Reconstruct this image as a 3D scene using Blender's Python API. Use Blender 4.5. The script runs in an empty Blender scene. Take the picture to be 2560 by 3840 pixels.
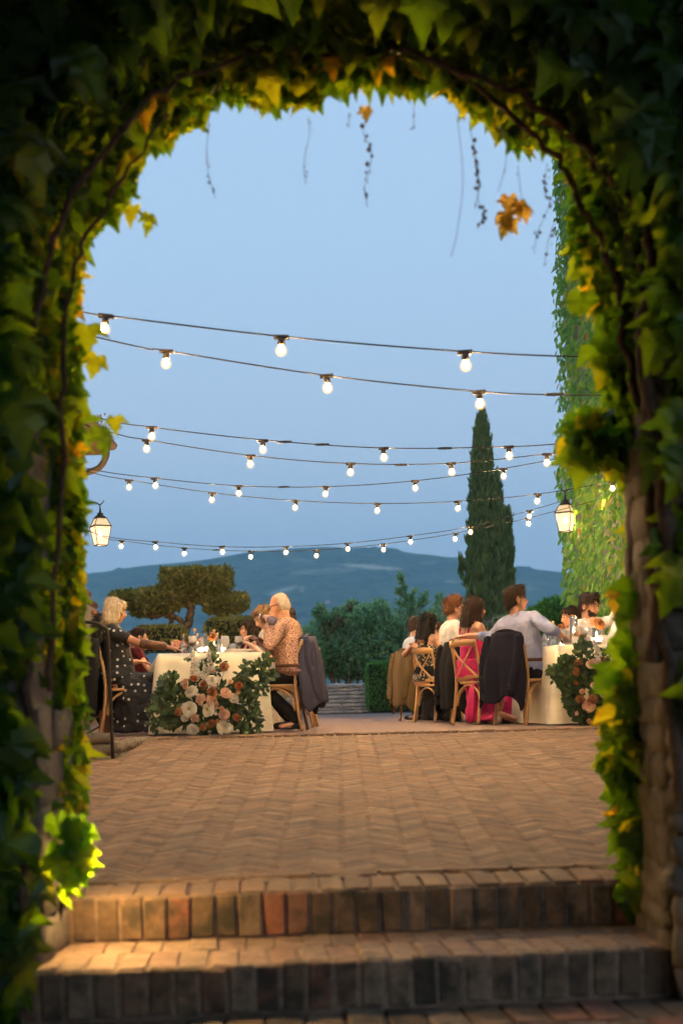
import bpy, bmesh, math, random
import numpy as np
from mathutils import Vector, Matrix, noise as mnoise
random.seed(7); RNG = np.random.default_rng(11)
D = bpy.data; SC = bpy.context.scene; COL = SC.collection
PI = math.pi
def R(a): return math.radians(a)

# ------------------------------------------------------------------ camera, sky, exposure
FPX, H0, EYE, ROLL = 4800.0, 2630.0, 0.27, R(1.4)
cam_d = D.cameras.new('camera'); cam = D.objects.new('camera', cam_d); COL.objects.link(cam); SC.camera = cam
cam_d.sensor_fit = 'VERTICAL'; cam_d.sensor_height = 36; cam_d.lens = 36 * FPX / 3840
cam_d.shift_y = (H0 - 1920) / 3840; cam_d.clip_start = 0.05; cam_d.clip_end = 9000
cam.location = (0, 0, EYE)
cr, sr = math.cos(ROLL), math.sin(ROLL)
cam.matrix_world = Matrix(((cr, sr, 0, 0), (0, 0, -1, 0), (-sr, cr, 0, EYE), (0, 0, 0, 1)))
cam_d.dof.use_dof = True; cam_d.dof.focus_distance = 12.6; cam_d.dof.aperture_fstop = 2.1
def P(px, py, Y):
    """point at distance Y that the photograph shows at pixel (px, py) of 2560 x 3840"""
    u = (px - 1280) / FPX; v = (H0 - py) / FPX
    return Vector((Y * (u * cr + v * sr), Y, EYE + Y * (-u * sr + v * cr)))

w = D.worlds.new('World'); SC.world = w; w.use_nodes = True
nt = w.node_tree; nt.nodes.clear()
out = nt.nodes.new('ShaderNodeOutputWorld'); bg = nt.nodes.new('ShaderNodeBackground'); nt.links.new(bg.outputs[0], out.inputs[0])
tc = nt.nodes.new('ShaderNodeTexCoord'); sx = nt.nodes.new('ShaderNodeSeparateXYZ'); nt.links.new(tc.outputs['Generated'], sx.inputs[0])
rp = nt.nodes.new('ShaderNodeValToRGB'); nt.links.new(sx.outputs['Z'], rp.inputs[0])
SKY = [(0.0, (.27, .39, .60)), (.10, (.46, .60, .79)), (.20, (.55, .70, .90)), (.33, (.51, .71, .95)), (.50, (.48, .69, .95)), (1.0, (.46, .66, .94))]
el = rp.color_ramp.elements
el[0].position = SKY[0][0]; el[0].color = (*SKY[0][1], 1); el[1].position = 1.0; el[1].color = (*SKY[-1][1], 1)
for p_, c_ in SKY[1:-1]: e = el.new(p_); e.color = (*c_, 1)
sky = nt.nodes.new('ShaderNodeTexSky'); sky.sky_type = 'NISHITA'; sky.sun_disc = False; sky.sun_elevation = R(2); sky.sun_rotation = R(215)
mx = nt.nodes.new('ShaderNodeMix'); mx.data_type = 'RGBA'; mx.blend_type = 'ADD'; mx.inputs[0].default_value = 0.006
nt.links.new(rp.outputs[0], mx.inputs[6]); nt.links.new(sky.outputs[0], mx.inputs[7]); nt.links.new(mx.outputs[2], bg.inputs[0])
bg.inputs[1].default_value = 1.0
sun_d = D.lights.new('sun', 'SUN'); sun_d.energy = 0.12; sun_d.angle = R(40); sun_d.color = (.75, .85, 1)
sun = D.objects.new('sun', sun_d); COL.objects.link(sun); sun.rotation_euler = (R(48), 0, R(28))
vs = SC.view_settings; vs.view_transform = 'Standard'; vs.look = 'None'; vs.exposure = 0.0; vs.gamma = 1; vs.use_curve_mapping = False
cy = SC.cycles
try:
    cy.use_denoising = True; cy.denoiser = 'OPENIMAGEDENOISE'
    cy.sample_clamp_indirect = 4; cy.max_bounces = 7; cy.transparent_max_bounces = 8; cy.volume_bounces = 1
    cy.use_light_tree = True; cy.caustics_reflective = False; cy.caustics_refractive = False
    cy.use_adaptive_sampling = True; cy.adaptive_threshold = 0.015
    cy.diffuse_bounces = 3; cy.glossy_bounces = 3; cy.transmission_bounces = 7
except Exception as ex: print(ex)

# ------------------------------------------------------------------ tagging
def tag(o, label=None, cat=None, group=None, kind=None):
    if label: o['label'] = label
    if cat: o['category'] = cat
    if group: o['group'] = group
    if kind: o['kind'] = kind
    return o
def empty(name, loc=(0, 0, 0), rz=0, scale=1):
    o = D.objects.new(name, None); o.location = loc; o.rotation_euler = (0, 0, rz); o.scale = (scale,) * 3
    o.empty_display_size = .05; COL.objects.link(o); return o
def link(name, me, parent=None):
    o = D.objects.new(name, me); COL.objects.link(o)
    if parent is not None: o.parent = parent
    return o
def copy_tree(o, parent=None):
    c = o.copy(); COL.objects.link(c); c.parent = parent
    for ch in list(o.children): copy_tree(ch, c)
    return c

# ------------------------------------------------------------------ materials
class NT:
    def __init__(s, name):
        s.m = D.materials.new(name); s.m.use_nodes = True; s.t = s.m.node_tree
        s.b = s.t.nodes['Principled BSDF']; s.o = s.t.nodes['Material Output']
    def n(s, typ, **kw):
        x = s.t.nodes.new(typ)
        for k, v in kw.items():
            if k.startswith('i_'):
                key = k[2:]; key = int(key) if key.isdigit() else key.replace('_', ' ')
                x.inputs[key].default_value = v
            else: setattr(x, k, v)
        return x
    def l(s, a, b): s.t.links.new(a, b)
    def ramp(s, fac, stops, interp='LINEAR'):
        r = s.n('ShaderNodeValToRGB'); s.l(fac, r.inputs[0]); r.color_ramp.interpolation = interp
        e = r.color_ramp.elements
        e[0].position = stops[0][0]; e[0].color = (*stops[0][1], 1); e[1].position = stops[-1][0]; e[1].color = (*stops[-1][1], 1)
        for p_, c_ in stops[1:-1]:
            q = e.new(p_); q.color = (*c_, 1)
        return r.outputs[0]
    def coord(s, scale=(1, 1, 1), which='Object', rot=(0, 0, 0)):
        c = s.n('ShaderNodeTexCoord'); m = s.n('ShaderNodeMapping'); m.inputs['Scale'].default_value = scale
        m.inputs['Rotation'].default_value = rot
        s.l(c.outputs[which], m.inputs[0]); return m.outputs[0]
    def noise(s, vec, scale, detail=4, rough=.55):
        x = s.n('ShaderNodeTexNoise'); x.inputs['Scale'].default_value = scale; x.inputs['Detail'].default_value = detail
        x.inputs['Roughness'].default_value = rough; s.l(vec, x.inputs['Vector']); return x.outputs['Fac']
    def mix(s, fac, a, b, mode='MIX'):
        x = s.n('ShaderNodeMix'); x.data_type = 'RGBA'; x.blend_type = mode
        for sock, v in ((x.inputs[0], fac), (x.inputs[6], a), (x.inputs[7], b)):
            if hasattr(v, 'is_linked') or hasattr(v, 'links'): s.l(v, sock)
            else: sock.default_value = v if isinstance(v, float) else (*v, 1)
        return x.outputs[2]
    def math(s, op, a, b=0.0):
        x = s.n('ShaderNodeMath', operation=op)
        for sock, v in ((x.inputs[0], a), (x.inputs[1], b)):
            if hasattr(v, 'links'): s.l(v, sock)
            else: sock.default_value = v
        return x.outputs[0]
    def var(s):
        """a random value per piece: face attribute lv plus the object's own random number"""
        a = s.n('ShaderNodeAttribute'); a.attribute_name = 'lv'; o = s.n('ShaderNodeObjectInfo')
        return s.math('FRACT', s.math('ADD', a.outputs['Fac'], o.outputs['Random']))
    def col(s, c):
        if hasattr(c, 'links'): s.l(c, s.b.inputs['Base Color'])
        else: s.b.inputs['Base Color'].default_value = (*c, 1)
    def bump(s, h, strength=.4, dist=.01):
        x = s.n('ShaderNodeBump'); x.inputs['Strength'].default_value = strength; x.inputs['Distance'].default_value = dist
        s.l(h, x.inputs['Height']); s.l(x.outputs[0], s.b.inputs['Normal'])
        return x.outputs[0]
    def rough(s, v): s.b.inputs['Roughness'].default_value = v
def simple(name, c, rough=.6, nscale=30, amt=.25, bump=.15, bdist=.004, metal=0, **kw):
    m = NT(name); v = m.coord(); f = m.noise(v, nscale)
    lo = tuple(x * (1 - amt) for x in c); hi = tuple(min(1, x * (1 + amt)) for x in c)
    m.col(m.ramp(f, [(.3, lo), (.7, hi)])); m.rough(rough); m.b.inputs['Metallic'].default_value = metal
    if bump: m.bump(f, bump, bdist)
    return m.m
def leaf_mat(name, stops, transl=.35, rough=.45, tcol=None):
    m = NT(name); f = m.var(); c = m.ramp(f, stops)
    n = m.noise(m.coord(), 40, 3); c2 = m.mix(m.math('MULTIPLY', n, .35), c, (.03, .045, .012), 'MIX')
    m.col(c2); m.rough(rough)
    tr = m.n('ShaderNodeBsdfTranslucent')
    tc_ = m.mix(1.0, c2, tcol or (2.6, 2.1, .45), 'MULTIPLY'); m.l(tc_, tr.inputs[0])
    ms = m.n('ShaderNodeMixShader'); ms.inputs[0].default_value = transl
    m.l(m.b.outputs[0], ms.inputs[1]); m.l(tr.outputs[0], ms.inputs[2]); m.l(ms.outputs[0], m.o.inputs[0])
    return m.m
def emis(name, c, s):
    m = NT(name); m.col((0, 0, 0)); m.b.inputs['Emission Color'].default_value = (*c, 1); m.b.inputs['Emission Strength'].default_value = s; return m.m

M = {}
# brick: baked clay, colour differs from brick to brick, moss and wear spots
def brick_mat(name, stops, moss=.35, nscale=60):
    m = NT(name); v = m.n('ShaderNodeNewGeometry').outputs['Position']; f = m.var(); c = m.ramp(f, stops)
    n1 = m.noise(v, nscale, 6, .65); n2 = m.noise(v, 9, 5, .6)
    c = m.mix(m.math('MULTIPLY', m.ramp(n1, [(.35, (0, 0, 0)), (.75, (1, 1, 1))]), .5), c, (.30, .205, .125))
    n3 = m.noise(v, 1.3, 4, .6); n4 = m.noise(v, 22, 5, .7)
    c = m.mix(m.math('MULTIPLY', m.ramp(n4, [(.42, (0, 0, 0)), (.66, (1, 1, 1))]), .45), c, (.10, .065, .04))
    c = m.mix(m.math('MULTIPLY', m.ramp(n2, [(.44, (0, 0, 0)), (.62, (1, 1, 1))]), moss), c, (.045, .038, .022))
    c = m.mix(m.math('MULTIPLY', m.ramp(n3, [(.40, (0, 0, 0)), (.70, (1, 1, 1))]), .30), c, (.16, .105, .07))
    m.col(c); m.rough(.85); m.bump(n1, .7, .008); return m.m
M['brick'] = brick_mat('brick_floor', [(0, (.13, .068, .034)), (.25, (.31, .155, .070)), (.5, (.22, .130, .066)), (.75, (.40, .250, .130)), (.9, (.27, .135, .062)), (1, (.11, .068, .040))], .3)
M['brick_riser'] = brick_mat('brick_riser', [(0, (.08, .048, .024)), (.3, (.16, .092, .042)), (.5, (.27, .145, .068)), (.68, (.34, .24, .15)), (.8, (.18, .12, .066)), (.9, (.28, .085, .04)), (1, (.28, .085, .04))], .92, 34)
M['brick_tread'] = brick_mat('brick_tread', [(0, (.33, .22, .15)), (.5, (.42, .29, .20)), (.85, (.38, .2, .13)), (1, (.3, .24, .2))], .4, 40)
M['mortar'] = simple('mortar', (.24, .16, .105), .95, 25, .4, .5, .01)
def terrace_mat():
    m = NT('terrace_brick'); v = m.coord()
    b = m.n('ShaderNodeTexBrick'); b.inputs['Scale'].default_value = 1; b.inputs['Brick Width'].default_value = .25; b.inputs['Row Height'].default_value = .065
    b.inputs['Mortar Size'].default_value = .006
    b.inputs['Color1'].default_value = (.27, .155, .11, 1); b.inputs['Color2'].default_value = (.19, .11, .08, 1); b.inputs['Mortar'].default_value = (.10, .07, .055, 1)
    m.l(v, b.inputs['Vector']); n = m.noise(v, 3, 6, .7); n2 = m.noise(v, .6, 4, .6)
    c = m.mix(m.ramp(n, [(.35, (0, 0, 0)), (.75, (.7, .7, .7))]), b.outputs['Color'], (.28, .18, .13))
    c = m.mix(m.ramp(n2, [(.45, (0, 0, 0)), (.7, (.4, .4, .4))]), c, (.2, .14, .12))
    m.col(c); m.rough(.8); m.bump(b.outputs['Fac'], .4, -.01); return m.m
M['terrace'] = terrace_mat()
def stone_mat(name, stops, ns=18, moss=.3):
    m = NT(name); v = m.n('ShaderNodeNewGeometry').outputs['Position']; f = m.var(); c = m.ramp(f, stops); n = m.noise(v, ns, 7, .65); n2 = m.noise(v, ns * .3, 4)
    c = m.mix(m.math('MULTIPLY', n, .6), c, (.32, .28, .22)); c = m.mix(m.math('MULTIPLY', m.ramp(n2, [(.5, (0, 0, 0)), (.72, (1, 1, 1))]), moss), c, (.045, .04, .025))
    m.col(c); m.rough(.9); m.bump(n, .8, .02); return m.m
M['stone'] = stone_mat('stone', [(0, (.08, .06, .04)), (.4, (.15, .11, .07)), (.7, (.10, .085, .062)), (1, (.19, .14, .09))], 26, .85)
M['stone_cool'] = stone_mat('garden_stone', [(0, (.28, .26, .25)), (.4, (.46, .42, .40)), (.7, (.36, .34, .34)), (1, (.52, .48, .44))])
M['stucco'] = stone_mat('rough_wall', [(0, (.30, .24, .17)), (1, (.30, .24, .17))], 7, .5)
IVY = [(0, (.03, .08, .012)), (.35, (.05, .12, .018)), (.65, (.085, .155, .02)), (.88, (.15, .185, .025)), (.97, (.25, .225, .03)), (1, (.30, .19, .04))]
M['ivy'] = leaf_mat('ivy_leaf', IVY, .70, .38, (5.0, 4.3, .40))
M['ivy_near'] = leaf_mat('near_ivy_leaf', [(0, (.02, .06, .012)), (.45, (.04, .105, .018)), (.85, (.075, .14, .02)), (1, (.14, .16, .025))], .38, .38, (2.2, 2.1, .45))  # darker, less translucent copy of ivy_leaf; near-side shade put into its colour
M['ivy_gold'] = leaf_mat('golden_leaf', [(0, (.42, .33, .07)), (1, (.50, .32, .08))], .65, .5, (1.9, 1.7, 1.0))
M['ivy_far'] = leaf_mat('tower_ivy_leaf', [(0, (.06, .20, .03)), (.45, (.12, .33, .045)), (.85, (.20, .40, .055)), (.98, (.36, .36, .07)), (1, (.38, .2, .08))], .5)
M['vine'] = simple('vine_bark', (.10, .055, .03), .9, 25, .5, .8, .01)
M['cypress'] = leaf_mat('cypress_leaf', [(0, (.12, .19, .07)), (.5, (.21, .30, .11)), (1, (.28, .36, .14))], .4, .7, (1, 1, .7))
M['topiary'] = leaf_mat('topiary_leaf', [(0, (.14, .16, .045)), (.5, (.29, .29, .09)), (1, (.42, .38, .14))], .45, .6, (1, 1, .6))
M['hedge'] = leaf_mat('box_hedge_leaf', [(0, (.05, .17, .045)), (.5, (.10, .34, .08)), (1, (.17, .46, .12))], .4, .5, (1, 1, .6))
M['bush'] = leaf_mat('bush_leaf', [(0, (.16, .27, .19)), (.5, (.25, .40, .28)), (.85, (.30, .46, .26)), (1, (.4, .5, .22))], .65, .6, (1.6, 1.7, 1.3))
M['greybush'] = leaf_mat('silver_shrub_leaf', [(0, (.10, .14, .09)), (.5, (.18, .24, .17)), (1, (.3, .37, .27))], .2, .6, (1, 1, .8))
M['bark'] = simple('bark', (.16, .11, .065), .95, 14, .5, 1, .03)
M['grass'] = simple('grass', (.05, .07, .03), .95, 3, .4, .3, .05)
M['oak'] = None
def wood(name, a, b, rough=.45):
    m = NT(name); v = m.coord((6, 6, 45), rot=(R(90), 0, 0)); n = m.noise(v, 1.6, 5, .6); m.col(m.ramp(n, [(.3, a), (.7, b)])); m.rough(rough); m.bump(n, .15, .002); return m.m
M['oak'] = wood('oak_wood', (.42, .22, .085), (.56, .33, .14))
M['metal'] = simple('dark_metal', (.035, .03, .026), .5, 30, .4, .3, .003, .6)
M['copper'] = simple('copper_gutter', (.15, .115, .085), .6, 6, .4, .3, .005, .2)
M['rubber'] = simple('black_rubber', (.012, .012, .014), .6, 30, .2, 0)
M['socket'] = simple('bulb_socket', (.05, .035, .02), .5, 30, .2, 0)
def bulb_mat():
    m = NT('lit_bulb'); m.col((0, 0, 0)); lw = m.n('ShaderNodeLayerWeight'); lw.inputs['Blend'].default_value = .5
    c = m.ramp(lw.outputs['Facing'], [(.0, (1, .63, .25)), (1, (1, .55, .18))]); m.l(c, m.b.inputs['Emission Color'])
    s_ = m.ramp(lw.outputs['Facing'], [(.35, (1, 1, 1)), (.72, (.006, .006, .006)), (1, (.0016, .0016, .0016))]); m.l(m.math('MULTIPLY', s_, 8600.0), m.b.inputs['Emission Strength']); return m.m
M['bulb'] = bulb_mat()
def globe_mat():  # bulb glass that carries the warm halo as glow fading to its rim
    m = NT('halo_globe'); lw = m.n('ShaderNodeLayerWeight'); lw.inputs['Blend'].default_value = .5
    em = m.n('ShaderNodeEmission'); em.inputs[0].default_value = (1, .62, .25, 1); em.inputs[1].default_value = 2.6; tr = m.n('ShaderNodeBsdfTransparent'); ms = m.n('ShaderNodeMixShader')
    f = m.ramp(lw.outputs['Facing'], [(.05, (.55, .55, .55)), (.45, (.22, .22, .22)), (.85, (.02, .02, .02))]); m.l(f, ms.inputs[0]); m.l(tr.outputs[0], ms.inputs[1]); m.l(em.outputs[0], ms.inputs[2]); m.l(ms.outputs[0], m.o.inputs[0]); return m.m
M['glow_globe'] = globe_mat()
M['flame'] = emis('candle_flame', (1, .60, .24), 2400)
def pane_mat(name, s):
    m = NT(name); em = m.n('ShaderNodeEmission'); em.inputs[0].default_value = (1, .70, .38, 1); em.inputs[1].default_value = s; tr = m.n('ShaderNodeBsdfTransparent'); tr.inputs[0].default_value = (1, .93, .8, 1); ms = m.n('ShaderNodeMixShader'); ms.inputs[0].default_value = .6
    m.l(tr.outputs[0], ms.inputs[1]); m.l(em.outputs[0], ms.inputs[2]); m.l(ms.outputs[0], m.o.inputs[0]); return m.m
M['lampglass'] = pane_mat('lit_lantern_glass', 2.2); M['lampbulb'] = emis('lantern_bulb', (1, .66, .30), 1500)
M['lampdim'] = pane_mat('lit_lantern_top_glass', 1.2)
M['spot'] = emis('lit_floodlight_lens', (1, .62, .22), 800)
def cloth(name, c, bump=.35, scale=7, rough=.85, weave=True, dist=.02):
    m = NT(name); v = m.coord(); n = m.noise(v, scale, 4, .6)
    m.col(m.ramp(n, [(.25, tuple(x * .84 for x in c)), (.75, tuple(min(1, x * 1.1) for x in c))])); m.rough(rough); m.b.inputs['Specular IOR Level'].default_value = .15; m.bump(n, bump, dist)
    return m.m
M['linen'] = cloth('linen_cloth', (.80, .72, .56), .3, 5)
M['navy'] = cloth('navy_wool', (.010, .010, .020)); M['black'] = cloth('black_cloth', (.012, .012, .014)); M['khaki'] = cloth('khaki_wool', (.14, .095, .045))
M['blueblazer'] = cloth('slate_blue_wool', (.055, .058, .10)); M['charcoal'] = cloth('charcoal_wool', (.008, .0075, .009))
M['white'] = cloth('white_shirt', (.72, .68, .66), .5, 9); M['paleblue'] = cloth('pale_blue_shirt', (.50, .54, .66), .5, 9)
M['lilac'] = cloth('lilac_shirt', (.34, .37, .56), .6, 8); M['pink'] = cloth('hot_pink_satin', (.62, .03, .16), .4, 6, .45)
M['magenta'] = cloth('magenta_satin', (.50, .012, .26), .4, 6, .45)
M['maroon'] = cloth('maroon_cloth', (.09, .012, .015)); M['cream'] = cloth('cream_cloth', (.55, .46, .36)); M['tan'] = cloth('tan_trousers', (.36, .27, .18))
M['leather'] = simple('brown_leather', (.14, .05, .018), .45, 40, .3); M['brownwrap'] = simple('brown_forearm_wrap', (.11, .045, .018), .6, 12, .4, .8, .02)
M['shoe'] = simple('dark_shoe', (.02, .014, .01), .35, 20, .2)
def dots():
    m = NT('polka_dot_cloth'); v = m.coord(); vo = m.n('ShaderNodeTexVoronoi'); vo.inputs['Scale'].default_value = 15.5; vo.inputs['Randomness'].default_value = .55
    m.l(v, vo.inputs['Vector']); n = m.noise(v, 6, 3)
    m.col(m.ramp(vo.outputs['Distance'], [(.0, (.62, .58, .54)), (.195, (.62, .58, .54)), (.21, (.008, .008, .010)), (1, (.008, .008, .010))])); m.rough(.7); m.bump(n, .4, .02); return m.m
M['dots'] = dots()
def floral():
    m = NT('patterned_shirt_cloth'); v = m.coord(); n = m.noise(v, 120, 2, .5); n2 = m.noise(v, 7, 3)
    m.col(m.ramp(n, [(.0, (.07, .02, .02)), (.455, (.10, .025, .022)), (.485, (.58, .34, .24)), (1, (.66, .42, .31))])); m.rough(.8); m.bump(n2, .6, .03); return m.m
M['floral'] = floral()
def sequin():
    m = NT('sequin_cloth'); v = m.coord(); vo = m.n('ShaderNodeTexVoronoi'); vo.inputs['Scale'].default_value = 46; m.l(v, vo.inputs['Vector'])
    m.col(m.ramp(vo.outputs['Distance'], [(.0, (.75, .68, .55)), (.33, (.6, .5, .38)), (.42, (.02, .016, .015)), (1, (.01, .01, .01))])); m.rough(.3); return m.m
M['sequin'] = sequin()
def skin(name, c):
    m = NT(name); v = m.coord(); n = m.noise(v, 14, 4); m.col(m.ramp(n, [(.3, c), (.7, (c[0] * 1.08, c[1] * .92, c[2] * .9))])); m.rough(.5)
    m.b.inputs['Subsurface Weight'].default_value = 0.0; return m.m
M['skin'] = skin('skin', (.56, .31, .20)); M['skin_tan'] = skin('tanned_skin', (.44, .215, .12)); M['skin_pale'] = skin('fair_skin', (.64, .38, .27))
def hair(name, a, b):
    m = NT(name); v = m.coord((70, 70, 9)); n = m.noise(v, 1.3, 4, .65); m.col(m.ramp(n, [(.3, a), (.7, b)])); m.rough(.6); m.b.inputs['Specular IOR Level'].default_value = .25; m.bump(n, .8, .012); return m.m
M['h_blonde'] = hair('ash_blonde_hair', (.42, .31, .18), (.78, .66, .48)); M['h_brown'] = hair('brown_hair', (.010, .005, .003), (.045, .020, .010))
M['h_dark'] = hair('dark_brown_hair', (.008, .004, .003), (.032, .015, .009)); M['h_black'] = hair('black_hair', (.002, .0015, .0015), (.008, .006, .005))
M['h_red'] = hair('ginger_hair', (.075, .03, .012), (.20, .085, .034)); M['h_white'] = hair('white_hair', (.5, .42, .33), (.75, .66, .55)); M['h_light'] = hair('light_brown_hair', (.12, .065, .03), (.30, .18, .09))
M['eye'] = simple('dark_eye', (.02, .012, .008), .2, 10, 0, 0); M['lip'] = simple('lip', (.42, .10, .08), .4, 10, 0, 0); M['brow'] = simple('eyebrow', (.06, .035, .02), .7, 10, 0, 0)
M['glassframe'] = simple('spectacle_frame', (.012, .012, .013), .3, 10, 0, 0)
def glass(name, c=(1, 1, 1), rough=.03, ior=1.45):
    m = NT(name); m.col(c); m.rough(rough); m.b.inputs['Transmission Weight'].default_value = 1; m.b.inputs['IOR'].default_value = ior
    tr = m.n('ShaderNodeBsdfTransparent'); tr.inputs[0].default_value = (*c, 1)
    ms = m.n('ShaderNodeMixShader'); ms.inputs[0].default_value = .45; m.l(m.b.outputs[0], ms.inputs[1]); m.l(tr.outputs[0], ms.inputs[2]); m.l(ms.outputs[0], m.o.inputs[0]); return m.m
def glass_cut(name):
    m = NT(name); m.col((.97, .97, .97)); m.rough(.05); m.b.inputs['Transmission Weight'].default_value = 1; m.b.inputs['IOR'].default_value = 1.45
    tr = m.n('ShaderNodeBsdfTransparent'); tl = m.n('ShaderNodeBsdfTranslucent'); tl.inputs[0].default_value = (.9, .88, .84, 1)
    m1 = m.n('ShaderNodeMixShader'); m1.inputs[0].default_value = .45; m.l(m.b.outputs[0], m1.inputs[1]); m.l(tr.outputs[0], m1.inputs[2])
    m2 = m.n('ShaderNodeMixShader'); m2.inputs[0].default_value = .42; m.l(m1.outputs[0], m2.inputs[1]); m.l(tl.outputs[0], m2.inputs[2]); m.l(m2.outputs[0], m.o.inputs[0]); return m.m
M['cut'] = glass_cut('cut_glass')
M['glass'] = glass('clear_glass', (.97, .97, .97)); M['wine'] = simple('red_wine', (.06, .006, .015), .1, 5, 0, 0)
M['spritz'] = simple('orange_drink', (.75, .16, .015), .1, 5, 0, 0)
M['water'] = glass('water_in_glass', (.9, .93, .95), .02, 1.33); M['cork'] = simple('cork', (.55, .36, .2), .8, 60, .2); M['wax'] = simple('candle_wax', (.8, .66, .45), .5, 10, .1, 0)
M['porcelain'] = simple('porcelain', (.72, .69, .65), .25, 5, .03, 0); M['card'] = simple('white_card', (.75, .73, .7), .7, 5, .03, 0)
def petal(name, a, b):
    m = NT(name); v = m.var(); m.col(m.ramp(v, [(0, a), (1, b)])); m.rough(.6)
    tr = m.n('ShaderNodeBsdfTranslucent'); tr.inputs[0].default_value = (*b, 1); ms = m.n('ShaderNodeMixShader'); ms.inputs[0].default_value = .2
    m.l(m.b.outputs[0], ms.inputs[1]); m.l(tr.outputs[0], ms.inputs[2]); m.l(ms.outputs[0], m.o.inputs[0]); return m.m
M['p_white'] = petal('cream_petal', (.70, .58, .40), (.92, .86, .76)); M['p_peach'] = petal('peach_petal', (.62, .24, .11), (.82, .50, .32)); M['p_pink'] = petal('blush_petal', (.74, .32, .20), (.90, .64, .48))
M['p_caramel'] = petal('caramel_petal', (.24, .08, .025), (.55, .25, .09)); M['p_orange'] = petal('burnt_orange_petal', (.30, .06, .015), (.60, .20, .05)); M['p_heart'] = petal('yellow_stamen', (.7, .42, .05), (.7, .45, .08))
M['f_leaf'] = leaf_mat('arrangement_leaf', [(0, (.035, .07, .03)), (.5, (.07, .13, .05)), (.85, (.10, .17, .06)), (1, (.18, .23, .07))], .25, .45, (1, 1, .6))
M['rooftile'] = simple('terracotta_tile', (.26, .12, .07), .9, 12, .5, .5, .01)
M['roof_under'] = simple('painted_eave', (.28, .18, .09), .8, 8, .3)

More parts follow.
